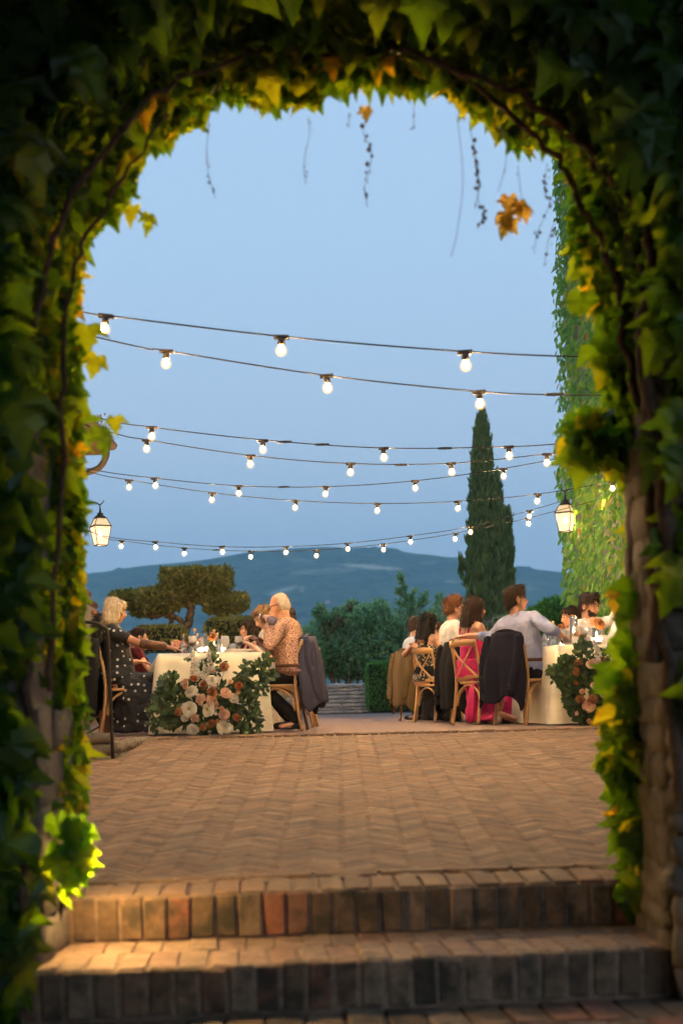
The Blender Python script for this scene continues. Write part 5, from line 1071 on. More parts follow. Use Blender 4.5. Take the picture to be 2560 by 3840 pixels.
# heel of the shoe and magenta hem seen through the legs of that chair
x, y = at(1915, 13.5), 13.5; chair(x, y, 10, 'oak cross back chair behind the man in lilac')
person((x, y), 8, 'guest in a magenta satin skirt that shows below the navy jacket', 'skin', lean=22, head=(0, 20, 0), top='magenta', sleeve=0, skirt=('magenta', 0, 1.05), hair=('h_dark', 'bun'), female=True, s=.86, knees=(.34, .48), vox=.011)
mu = tag(empty('mule_shoe', flo(1885, 2716, 12.95), R(10)), 'bare heel in a tan block heeled mule below the navy jacket', 'shoe')
MB().cap((-.03, 0, .16), .033, (-.01, 0, .26), .036).cap((-.03, 0, .10), .034, (.12, 0, .05), .028).blob('foot', M['skin'], mu, .008, 2); MB().loft([((-.04, 0, 0), (.022, 0, 0), (0, .024, 0)), ((-.035, 0, .08), (.030, 0, 0), (0, .032, 0))], 12).cap((-.03, 0, .082), .012, (.13, 0, .015), .012).build('heel', M['cream'], mu)
# ---- right table, far side
x, y = at(1672, 17.3), 17.3; chair(x + .0, y, 195, 'oak cross back chair at the far end of the right table')
person((x, y), 190, 'woman with dark auburn hair half hidden behind the black haired woman', 'skin', lean=6, head=(0, 10, 0), top='white', sleeve=1.5, bottom='black', hair=('h_brown', 'bun'), female=True, s=1.0, vox=.011)
x, y = at(2172, 15.4), 15.4; chair(x + .1, y, 190, 'oak cross back chair under the woman with the low bun')
person((x, y), 186, 'woman with brown hair in a low bun facing left beyond the glasses', 'skin', lean=8, head=(0, 8, 0), top='black', sleeve=.5, bottom='black', hair=('h_brown', 'bun'), female=True, s=1.04, hands=((-.2, .4, .78), (.15, .4, .8)))
x, y = at(2215, 13.7), 13.7; chair(x + .15, y + .05, 215, 'oak cross back chair under the bearded man in the white shirt'); lh = P(2312, 2292, 13.2)
m13 = person((x, y), -62, 'bearded man in a white shirt and dark bow tie turning and raising his hand', 'skin', lean=4, side=8, head=(22, 12, 0), top='white', sleeve=(1.75, 1.8), bottom='black', hair=('h_dark', 'quiff'), collar='white', s=1.04, hands=(loc2(x, y, -62, lh, 1.04), (.25, .35, .78)), elb=((-.6, .3, .55), (.5, .1, .5)), curl=(1.0, .5))
h = m13['h']; RM = m13['RM']; MB().ell(h((0, .052, -.078)), (.052, .046, .038), RM, 14, 10).ell(h((0, .040, -.045)), (.060, .035, .045), RM, 14, 10).ell(h((0, .094, -.045)), (.024, .010, .006), RM).blob('beard', M['h_dark'], m13['e'], .006, 1, (.012, .004))
MB().ell(m13['nb'] + m13['Fw'] * .075 + Vector((-.03, 0, 0)), (.028, .012, .018)).ell(m13['nb'] + m13['Fw'] * .075 + Vector((.03, 0, 0)), (.028, .012, .018)).build('bow_tie', M['black'], m13['e'])
x, y = at(2370, 12.7), 12.7; chair(x + .08, y, 188, 'oak cross back chair at the near right end of the right table')
person((x, y), 186, 'guest in a white shirt facing left partly hidden by the ivy on the right', 'skin_pale', lean=6, head=(0, 6, 0), top='white', sleeve=1.9, bottom='black', hair=('h_light', 'short'), collar='white', s=1.05)

# ------------------------------------------------------------------ things on the tables
def top_pt(px, Y): q = P(px, 2440, Y); return Vector((q.x, Y, TZ))
def ribbed(prof, n=20, rib=.10, z_rib=(.0, 9)):
    mb = MB(); vs_ = []
    for r_, z in prof:
        for k in range(n): q = r_ * (1 - (rib if (k % 2 and z_rib[0] <= z <= z_rib[1]) else 0)); vs_.append((q * math.cos(2 * PI * k / n), q * math.sin(2 * PI * k / n), z))
    m = len(prof); return mb.add(vs_, [(i * n + k, i * n + (k + 1) % n, (i + 1) * n + (k + 1) % n, (i + 1) * n + k) for i in range(m - 1) for k in range(n)])
GM = {}
def shared(key, fn):
    if key not in GM: o = fn(); GM[key] = o.data; D.objects.remove(o)
    return GM[key]
def bottle(px, Y, h, label, s=1.0):
    e = tag(empty('glass_bottle', top_pt(px, Y), 0, h / .25), label, 'bottle', 'clear bottles on the tables')
    link('glass', shared('bottle', lambda: MB().lathe([(.034, 0), (.040, .01), (.041, .10), (.036, .125), (.018, .155), (.0135, .175), (.0135, .225), (.016, .23), (.016, .236)], n=16).build('glass', M['glass'])), e)
    link('water', shared('bwater', lambda: MB().lathe([(.033, .005), (.036, .02), (.036, .085)], n=14).build('water', M['water'])), e); link('cork', shared('cork', lambda: MB().lathe([(.011, .222), (.0125, .238), (.0135, .25)], n=10).build('cork', M['cork'])), e)
def goblet(px, Y, label, fill='wine', s=1.0, name='wine_glass', lift=0):
    e = tag(empty(name, top_pt(px, Y) + Vector((0, 0, lift)), 0, s), label, 'glass', 'cut glass goblets on the tables')
    link('bowl', shared('gob', lambda: ribbed([(.032, 0), (.030, .004), (.006, .010), (.006, .055), (.018, .065), (.034, .085), (.038, .12), (.035, .165), (.0335, .165), (.036, .12), (.032, .088), (.015, .070)], 22, .06, (.07, .15)).build('bowl', M['cut'])), e)
    if fill: link('drink', shared('dr' + fill, lambda: MB().lathe([(.014, .071), (.031, .088), (.0345, .105)], n=16).build('drink', M[fill])), e)
def tumbler(px, Y, label, fill=None, s=1.0):
    e = tag(empty('tumbler', top_pt(px, Y), 0, s), label, 'glass', 'cut glass tumblers on the tables')
    link('glass', shared('tum', lambda: ribbed([(.030, 0), (.032, .003), (.037, .09), (.0355, .09), (.0305, .008), (.0, .008)], 22, .07, (.002, .07)).build('glass', M['cut'])), e)
    if fill: link('drink', shared('td' + fill, lambda: MB().lathe([(.029, .010), (.033, .055)], n=16).build('drink', M[fill])), e)
def vase(px, Y, h, label, candle=True, r=.045):
    e = tag(empty('glass_cylinder', top_pt(px, Y)), label, 'candle holder', 'straight glass cylinders on the tables')
    MB().lathe([(r, 0), (r, h), (r - .003, h), (r - .003, .006), (0, .006)], n=20).build('glass', M['glass'], e)
    if candle: MB().lathe([(.03, .008), (.03, h * .45), (.006, h * .45 + .001)], n=14).build('candle', M['wax'], e); MB().ell((0, 0, h * .45 + .018), (.006, .006, .015), None, 8, 6).build('flame', M['flame'], e)
def votive(px, Y, label):
    e = tag(empty('votive_candle', top_pt(px, Y)), label, 'candle', 'votive candles in ribbed glass')
    link('holder', shared('vot', lambda: ribbed([(.030, 0), (.036, .01), (.038, .065), (.0365, .065), (.034, .012), (0, .010)], 20, .08, (.005, .06)).build('holder', M['cut'])), e)
    link('wax', shared('vw', lambda: MB().lathe([(.030, .012), (.031, .032), (.004, .034)], n=14).build('wax', M['wax'])), e); link('flame', shared('vf', lambda: MB().ell((0, 0, .05), (.008, .008, .017), None, 8, 6).build('flame', M['flame'])), e)
def plate(px, Y, label, r=.13):
    o = MB().lathe([(.08, 0), (r, .012), (r, .016), (.09, .006), (0, .005)], n=28, cap=False).build('plate', M['porcelain']); o.location = top_pt(px, Y); tag(o, label, 'plate', 'dinner plates')
# roses and friends
def rose_mesh(key, mat, kind):
    plv = []
    def petal_(mb, a, r, h, w, curl, z0, tilt):
        n = 4; V = []; pr = random.uniform(.84, 1.14); h = h * random.uniform(.7, 1.3)
        for j in range(4):
            t = j / 3
            for i in range(n + 1):
                u = i / n * 2 - 1; ww = w * math.sin(min(1, .35 + t) * PI / 2) * (1 - .25 * t * t * (abs(u) ** 2)); aa = a + u * ww / max(r, .01) * .5; rr = r * pr * (.35 + .65 * t ** .7) + curl * t * t - abs(u) * .002 + random.uniform(-.0012, .0012)
                V.append((math.cos(aa) * rr, math.sin(aa) * rr, z0 + h * t - curl * t * t * .4 - abs(u) ** 2 * h * .16 * t))
        plv.append(random.random() * .9);  m = n + 1; mb.add(V, [(j * m + i, j * m + i + 1, (j + 1) * m + i + 1, (j + 1) * m + i) for j in range(3) for i in range(n)])
    mb = MB(); lay = {'rose': [(3, .010, .034, .016, .001), (4, .018, .036, .026, .003), (5, .027, .034, .034, .007), (6, .036, .028, .040, .012), (7, .044, .018, .044, .016)],
                      'peony': [(6, .008, .040, .012, .004), (8, .018, .044, .018, .009), (9, .030, .040, .026, .014), (9, .043, .030, .034, .020), (9, .055, .014, .040, .024)],
                      'open': [(5, .030, .022, .030, .010), (7, .042, .020, .044, .014), (8, .054, .012, .050, .016)], 'carnation': [(7, .006, .030, .010, .004), (10, .014, .030, .014, .007), (13, .024, .024, .018, .010), (14, .033, .014, .02, .012)]}[kind]
    for q, (n, r, h, w, cu) in enumerate(lay):
        for i in range(n): petal_(mb, 2 * PI * (i + q * .4) / n + random.uniform(-.12, .12), r, h * random.uniform(.9, 1.1), w * 1.25, cu, -.006 * q, 0)
    mb.ell((0, 0, -.008), (.018, .018, .012), None, 8, 6)
    o = mb.build(key, mat, None, kind not in ('carnation',)); me = o.data; a = me.attributes.new('lv', 'FLOAT', 'FACE'); a.data.foreach_set('value', [plv[i // 12] if i // 12 < len(plv) else .2 for i in range(len(me.polygons))]); D.objects.remove(o); return me
FL = {}
for nm, mt, kd in (('cream_rose', 'p_white', 'rose'), ('cream_peony', 'p_white', 'peony'), ('open_peony', 'p_white', 'open'), ('peach_rose', 'p_peach', 'rose'), ('blush_rose', 'p_pink', 'rose'), ('caramel_rose', 'p_caramel', 'rose'), ('orange_rose', 'p_orange', 'rose'), ('peach_carnation', 'p_peach', 'carnation'), ('blush_carnation', 'p_pink', 'carnation')):
    FL[nm] = [rose_mesh(nm, M[mt], kd) for _ in range(2)]
def flower(kind, parent, p, n, s):
    o = link(kind, random.choice(FL[kind]), parent); n = Vector(n).normalized(); o.matrix_local = Matrix.Translation(p) @ n.to_track_quat('Z', 'Y').to_matrix().to_4x4() @ Matrix.Rotation(random.uniform(0, 6.28), 4, 'Z') @ Matrix.Scale(s, 4)
    if kind == 'open_peony': MB().ell((0, 0, .012), (.014, .014, .008), None, 10, 6).build('stamens', M['p_heart'], o)
    return o
def arrangement(name, label, Y0, flowers, spikes, branches, body, corner):
    """floor standing flowers against the end of the cloth; flowers: (px, py, kind, diameter px)"""
    o0 = P(body[0][0], body[0][1], Y0); e = tag(empty(name, (o0.x, Y0, 0)), label, 'flower arrangement', 'flower arrangements at the table ends'); O = e.location
    cxp = sum(b_[0] for b_ in body) / len(body); czp = sum(b_[1] for b_ in body) / len(body)
    for (px, py, kind, d) in flowers:
        p = P(px, py, Y0 - .21 + random.uniform(-.03, .03) + abs(py - 2640) * .0002) - O; s = .9 * d * Y0 / FPX / (.125 if 'peony' in kind else .098)
        flower(kind, e, p, ((px - cxp) * .004 + random.gauss(0, .4), -1, (2620 - py) * .003 + .45 + random.gauss(0, .3)), s)
        MB().tube(catmull([p, p + Vector((0, .10, -.03)), Vector((p.x * .5, .06, p.z * .6))], 3), .0025, 5).build('stem', M['f_leaf'], e)
    for (pts, n, sz) in spikes:
        c = catmull([P(a, b_, Y0 - .12) - O for a, b_ in pts], 8); MB().tube(c, .003, 5).build('stem', M['f_leaf'], e); mb = MB(); m = len(c)
        for i in range(n):
            t = random.random(); q = c[int(t * (m - 1))]; r_ = sz * (1.15 - t * .85); d = Vector(rnd(1)[0]).normalized(); q = q + d * r_ * 1.1; mb.ell(q, (r_ * random.uniform(.4, .7),) * 3, None, 6, 4)
        o = mb.build('flower_spike', M['p_white'], e, False); a_ = o.data.attributes.new('lv', 'FLOAT', 'FACE'); a_.data.foreach_set('value', RNG.random(len(o.data.polygons)).astype(np.float32))
    pos = []; tp = []; nr = []; sz = []
    for (px, py, rx, ry, n, s0, s1) in body:
        for i in range(n):
            a = random.uniform(0, 2 * PI); r_ = random.random() ** .5; p = P(px + math.cos(a) * rx * r_, py + math.sin(a) * ry * r_, Y0 + random.uniform(-.13, .02)) - O
            if p.z < .015: continue
            pos.append(tuple(p)); tp.append((math.cos(a) * .8 + random.gauss(0, .4), -.3 + random.gauss(0, .3), -math.sin(a) * .8 + random.gauss(.1, .4))); nr.append((random.gauss(0, .45), -1, random.gauss(.4, .45))); sz.append(random.uniform(s0, s1))
    tw_ = MB()
    for (pts, n, s0, s1) in branches:
        c = catmull([P(a, b_, Y0 - .10 + random.uniform(-.05, .03)) - O for a, b_ in pts], 8); tw_.tube(c, .0028, 5)
        for i in range(n): q = c[int(random.uniform(.1, 1) * (len(c) - 1))]; d = Vector(rnd(1)[0]); d.y *= .5; pos.append(tuple(q)); tp.append(tuple(d)); nr.append((random.gauss(0, .4), -1, random.gauss(.3, .4))); sz.append(random.uniform(s0, s1))
    tw_.build('twig', M['bark'], e)['kind'] = 'stuff'
    pos, tp, nr, sz = map(np.array, (pos, tp, nr, sz)); idx = np.argsort(pos[:, 1] - sz); big = idx[:230]; rest = idx[230:]
    leaf_objects('leaf', pos[big], tp[big], nr[big], sz[big], [T_OAK, T_OAK, T_OVAL], M['f_leaf'], e); tag(leaf_cloud('foliage', pos[rest], tp[rest], nr[rest], sz[rest], [T_OAK, T_OVAL], M['f_leaf'], e), kind='stuff')
W, PE, OP, PC, BL, CA, OR, CP, CB = 'cream_rose', 'cream_peony', 'open_peony', 'peach_rose', 'blush_rose', 'caramel_rose', 'orange_rose', 'peach_carnation', 'blush_carnation'
arrangement('flower_arrangement', 'low arrangement of cream peonies and peach roses at the end of the left table', 11.5,
    [(713, 2590, PE, 50), (710, 2658, OP, 60), (780, 2660, OP, 62), (722, 2738, W, 42), (845, 2722, PE, 58), (796, 2548, PE, 46), (764, 2560, PC, 36), (692, 2564, BL, 40), (728, 2541, OR, 28), (668, 2670, CA, 30), (750, 2620, BL, 40), (731, 2694, BL, 32), (800, 2632, PC, 50), (848, 2596, BL, 42), (877, 2618, W, 36), (838, 2498, CA, 36), (797, 2596, CA, 36), (803, 2572, CP, 28), (865, 2555, CP, 24), (895, 2570, OR, 28), (893, 2594, CP, 24), (832, 2658, CP, 26), (840, 2680, BL, 40), (890, 2690, CA, 32), (792, 2712, CA, 34), (758, 2728, CA, 28), (762, 2568, CA, 34), (800, 2516, CP, 24), (694, 2692, W, 30), (726, 2478, W, 16), (815, 2705, CP, 22)],
    [([(735, 2540), (728, 2480), (722, 2440)], 150, .030), ([(790, 2520), (784, 2460), (780, 2425)], 110, .022), ([(765, 2545), (768, 2500), (760, 2470)], 70, .02)],
    [([(860, 2560), (930, 2520), (985, 2480), (1010, 2470)], 46, .045, .085), ([(850, 2600), (930, 2570), (1000, 2540), (1020, 2520)], 46, .045, .085), ([(790, 2470), (800, 2430), (815, 2410)], 14, .03, .06), ([(640, 2600), (610, 2560), (640, 2535)], 16, .04, .08), ([(700, 2480), (720, 2440)], 5, .03, .05), ([(880, 2540), (920, 2500), (925, 2480)], 20, .04, .07), ([(780, 2440), (785, 2390), (775, 2375)], 8, .03, .05)],
    [(770, 2650, 130, 95, 400, .045, .08), (645, 2640, 60, 80, 170, .05, .09), (900, 2640, 60, 85, 190, .045, .08), (600, 2690, 40, 45, 60, .05, .09), (960, 2560, 45, 60, 70, .045, .08), (650, 2580, 50, 45, 60, .05, .08), (930, 2700, 50, 40, 90, .05, .09), (800, 2500, 40, 30, 60, .04, .07)], None)
arrangement('flower_arrangement', 'tall arrangement of caramel and blush roses at the end of the right table', 11.68,
    [(2166, 2481, CA, 32), (2163, 2517, CA, 32), (2219, 2487, BL, 44), (2253, 2473, CA, 34), (2250, 2498, CA, 38), (2270, 2529, PC, 44), (2237, 2569, BL, 44), (2181, 2592, CP, 28), (2174, 2620, CA, 32), (2222, 2620, CA, 36), (2206, 2645, BL, 46), (2294, 2545, CP, 32), (2268, 2600, BL, 38), (2160, 2675, CB, 20), (2208, 2703, CP, 26), (2300, 2640, CA, 30), (2280, 2665, CP, 26), (2320, 2505, BL, 36), (2158, 2560, OR, 18)],
    [([(2245, 2490), (2235, 2430), (2222, 2400)], 150, .026), ([(2305, 2500), (2310, 2440), (2318, 2400)], 110, .022)],
    [([(2150, 2520), (2100, 2530), (2060, 2510)], 24, .045, .08), ([(2200, 2480), (2190, 2430), (2180, 2400)], 30, .04, .08), ([(2160, 2560), (2110, 2560), (2070, 2550)], 20, .045, .08), ([(2260, 2440), (2290, 2420)], 8, .03, .06)],
    [(2200, 2600, 85, 100, 520, .045, .085), (2140, 2530, 65, 55, 240, .045, .085), (2290, 2560, 60, 120, 260, .045, .08), (2240, 2680, 90, 40, 180, .045, .08), (2190, 2470, 40, 50, 90, .045, .08)], None)
# left table top
bottle(689, 12.25, .20, 'short clear bottle on the left table beside the hand with glasses'); bottle(731, 13.2, .31, 'tallest corked bottle on the left table in front of the topiary trunk'); bottle(803, 13.4, .30, 'tall corked bottle beside the glass cylinder of the left table'); bottle(817, 12.9, .24, 'corked bottle behind the orange rose of the left table'); bottle(741, 12.6, .22, 'small clear bottle behind the leftmost goblet of the left table')
goblet(723, 12.15, 'cut glass goblet with red wine beside the spectacles', s=1.05); goblet(896, 12.25, 'goblet of red wine beside the plate of the left table', s=1.0); goblet(845, 12.5, 'empty goblet at the right of the candles of the left table', None, 1.1); goblet(768, 12.9, 'empty goblet in the middle of the left table candles', None, 1.15); goblet(828, 13.2, 'empty goblet behind the orange rose of the left table', None, 1.15)
tumbler(872, 12.15, 'tumbler between the candles and the wine of the left table'); tumbler(820, 12.0, 'low tumbler nearest the table edge below the orange rose', None, .8); tumbler(800, 12.1, 'low tumbler left of the folded napkin', None, .8)
votive(757, 12.35, 'votive candle furthest left in the glow of the left table'); votive(778, 12.2, 'votive candle in the centre of the left table'); votive(800, 12.6, 'votive candle right of the centre of the left table'); votive(745, 13.0, 'votive candle behind the goblet of the left table'); votive(830, 12.4, 'votive candle beside the empty goblet of the left table'); votive(790, 14.4, 'votive candle far along the left table'); votive(770, 15.6, 'votive candle furthest along the left table')
vase(783, 12.8, .24, 'wide glass cylinder with water standing tallest among the left candles', False, .05)
e = tag(empty('table_rose', P(797, 2386, 12.1)), 'burnt orange rose leaning out among the left table glasses', 'flower'); flower('caramel_rose', e, (0, 0, 0), (.3, -1, .6), .8)
MB().tube([(0, .02, 0), (-.01, .05, -.1), (0, .06, -.16)], .003, 5).build('stem', M['f_leaf'], e)
e = tag(empty('table_posy', P(668, 2415, 12.6)), 'blush and orange posy lying behind the hand on the left table', 'flower'); flower('blush_rose', e, (-.03, 0, 0), (-.3, -1, .6), .9); flower('orange_rose', e, (.05, 0, .005), (.2, -1, .8), .8)
e = tag(empty('bud_vase', top_pt(757, 13.3)), 'peach roses in a small vase behind the candles of the left table', 'vase'); MB().lathe([(.03, 0), (.035, .05), (.02, .1), (.024, .14)], n=14).build('glass', M['glass'], e); flower('peach_rose', e, (0, 0, .18), (0, -1, 1), 1.0); flower('blush_rose', e, (.05, 0, .15), (.5, -1, .7), .9)
o = tag(empty('spectacles', P(712, 2438, 11.95)), 'black framed spectacles folded on the edge of the left table', 'spectacles')
for s in (-1, 1): MB().tube([(s * .032 + .026 * math.cos(t), 0, .018 * math.sin(t)) for t in np.linspace(0, 2 * PI, 15)[:-1]], .003, 6, closed=True).build('rim', M['glassframe'], o)
MB().tube([(.058, 0, .005), (.075, .08, -.01)], .003, 6).tube([(-.058, 0, .005), (-.04, .08, -.01)], .003, 6).build('temple', M['glassframe'], o); o.location.z = TZ + .022
plate(925, 12.2, 'white plate in front of the elderly man')
o = MB().add([(-.14, -.06, .006), (.12, -.08, .004), (.15, .05, .02), (-.1, .08, .03), (-.14, -.10, -.05), (-.10, -.11, -.06)], [(0, 1, 2, 3), (0, 4, 5, 1)]).build('napkin', M['cream'], None); o.location = top_pt(895, 12.0) + Vector((0, .0, .012)); so = o.modifiers.new('s', 'SOLIDIFY'); so.thickness = .006; tag(o, 'beige napkin hanging over the edge of the left table', 'napkin')
# phone of the elderly man
o = MB().box((0, 0, 0), (.038, .075, .004)).build('phone', M['rubber'], None, False); o.location = P(968, 2392, 12.2); o.rotation_euler = (R(30), R(20), R(70)); tag(o, 'dark phone held by the elderly man above the table', 'phone')
e = tag(empty('wine_glass', P(1000, 2318, 12.0)), 'wine glass tipped up to the mouth of the elderly man', 'glass'); e.rotation_euler = (R(8), R(118), 0); MB().lathe([(.03, -.07), (.028, -.066), (.004, -.062), (.004, 0), (.02, .008), (.042, .035), (.044, .06), (.036, .095), (.0345, .095), (.042, .06), (.04, .037), (.018, .011)], n=18, cap=False).build('bowl', M['glass'], e)
# right table top
bottle(2041, 13.6, .27, 'clear bottle furthest left on the right table'); bottle(2053, 14.2, .25, 'clear bottle half hidden behind the left bottle of the right table'); bottle(2074, 13.0, .28, 'round shouldered bottle beside the hand of the man in lilac')
vase(2089, 13.6, .25, 'tall glass cylinder beside the bottles of the right table', False, .035); vase(2152, 12.6, .30, 'tallest glass cylinder in the middle of the right table', True, .04); vase(2237, 12.7, .20, 'glass cylinder with a candle at the right of the right table', True, .045)
goblet(2116, 13.0, 'goblet of pale wine above the hand of the man in lilac', None, 1.2); goblet(2168, 12.5, 'goblet of orange spritz on the right table', 'spritz', 1.15); goblet(2186, 12.6, 'goblet with orange drink beside the spritz', 'spritz', 1.1); goblet(2205, 12.9, 'goblet before the blush rose of the right table', None, 1.2); goblet(2190, 12.15, 'wine goblet nearest the edge of the right table', 'wine', .95); goblet(2130, 12.7, 'goblet of dark wine next to the hand of the man in lilac', 'wine', 1.0)
tumbler(2180, 12.3, 'tumbler nearest the table edge left of the flower spike', None, 1.0); tumbler(2205, 12.2, 'tumbler nearest the table edge behind the flower spike', None, 1.0); tumbler(2120, 12.3, 'tumbler with orange drink beside the white card', 'spritz', .8)
votive(2216, 12.4, 'brightest votive candle of the right table'); votive(2240, 12.2, 'votive candle at the right behind the flower spike'); votive(2195, 12.9, 'votive candle among the goblets of the right table'); votive(2145, 13.0, 'votive candle left of the spritz of the right table'); votive(2108, 13.6, 'votive candle beyond the hand of the man in lilac'); votive(2060, 15.0, 'votive candle far along the right table'); votive(2020, 16.0, 'votive candle furthest along the right table')
o = MB().box((0, 0, .04), (.028, .003, .04)).build('place_card', M['card'], None, False); o.location = top_pt(2156, 12.2); tag(o, 'small blank white card standing on the right table', 'card')
e = tag(empty('table_rose', P(2228, 2330, 12.6)), 'large blush rose standing above the right table candles', 'flower'); flower('blush_rose', e, (0, 0, 0), (0, -1, .8), 1.2); MB().tube([(0, .02, 0), (0, .03, -.2)], .003, 5).build('stem', M['f_leaf'], e)
e = tag(empty('table_rose', P(2249, 2337, 12.3)), 'caramel rose beside the blush rose of the right table', 'flower'); flower('caramel_rose', e, (0, 0, 0), (.3, -1, .5), 1.0); MB().tube([(0, .02, 0), (0, .03, -.2)], .003, 5).build('stem', M['f_leaf'], e)
e = tag(empty('table_posy', P(2110, 2352, 14.0)), 'caramel roses in front of the woman with the low bun', 'flower'); flower('caramel_rose', e, (-.03, 0, 0), (-.3, -1, .6), .9); flower('caramel_rose', e, (.06, 0, -.02), (.2, -1, .8), .8); flower('orange_rose', e, (.0, 0, -.05), (.2, -1, .2), .8)
plate(2150, 12.1, 'white plate in front of the man in lilac'); plate(2290, 12.35, 'white plate at the right end of the right table')
# ------------------------------------------------------------------ garden behind the terrace
gw = tag(empty('garden_wall', (0, 27.75, 0)), 'low dry stone garden wall of uneven grey stones behind the tables', 'wall')
MB().box((-2.5, .16, .28), (5.2, .13, .28)).build('core', M['mortar'], gw, False)
stone_face(gw, -.9, .72, 0, .60, lambda u, z: Matrix.Translation((u, 0, z)), RKC, (.055, .10), (.14, .34), .07)
def far_stones():
    trs = []
    for (a, b) in ((-7.5, -.95), (.75, 2.7)):
        z = 0
        while z < .58:
            h = random.uniform(.055, .10); u = a
            while u < b: wd = random.uniform(.14, .34); trs.append(Matrix.Translation((u + wd / 2, 0, z + h / 2)) @ Matrix.Diagonal((wd / 2 * 1.05, .07, h / 2 * 1.05, 1))); u += wd
            z += h
    def t():
        me = random.choice(RKC); return [tuple(v.co) for v in me.vertices], [tuple(p.vertices) for p in me.polygons]
    joined('stonework', trs, t, M['stone_cool'], gw)
far_stones()
for k, u in enumerate(np.arange(-1.0, .8, .36)):
    o = link('coping', RKC[k % 9], gw); o.matrix_local = Matrix.Translation((u + .18, .12, .62 + random.uniform(-.01, .01))) @ Matrix.Diagonal((.19, .2, .035, 1))

def hedge_box(name, label, c, h, n, mat, size=(.05, .09), rz=0, round_=.1, cat='hedge', par=None, core=.9):
    e = par or tag(empty(name, c, rz), label, cat); hx, hy, hz_ = h
    pos = []; nr = []
    A = [(hy * hz_, 0), (hx * hz_, 1), (hx * hy, 2)]; tot = sum(a for a, _ in A)
    for i in range(n):
        ax = random.choices((0, 1, 2), [a for a, _ in A])[0]; s_ = random.choice((-1, 1)) if ax != 2 else 1
        p = [random.uniform(-1, 1) for _ in range(3)]; p[ax] = s_ * random.uniform(.90, 1.0); v = Vector([s_ if k == ax else 0 for k in range(3)])
        L = (abs(p[0]) ** 6 + abs(p[1]) ** 6 + abs(p[2]) ** 6) ** (1 / 6); q = [x / L * random.uniform(.94, 1.02) for x in p] if L > 1 else p
        pos.append((q[0] * hx, q[1] * hy, q[2] * hz_)); nr.append(v)
    nr = np.array([tuple(v) for v in nr]); tip = nr * .8 + rnd(n, .6) + (0, 0, .35)
    leaf_cloud('foliage', pos, tip, nr + rnd(n, .7), RNG.uniform(*size, n), T_SMALL, mat, e)
    MB().box((0, 0, 0), (hx * core, hy * core, hz_ * core)).build('dark_core', M['twigs'], e, False)
    return e
M['twigs'] = simple('dark_core', (.012, .018, .008), 1, 20, .4, .3, .02)  # solid dark core that stops the view through the foliage
hz_c = P(1462, 2580, 27.3)
hedge_box('box_hedge', 'square clipped bright green box hedge at the end of the stone wall', (hz_c.x, 27.3, .54), (.50, .5, .54), 11000, M['hedge'], (.035, .065))

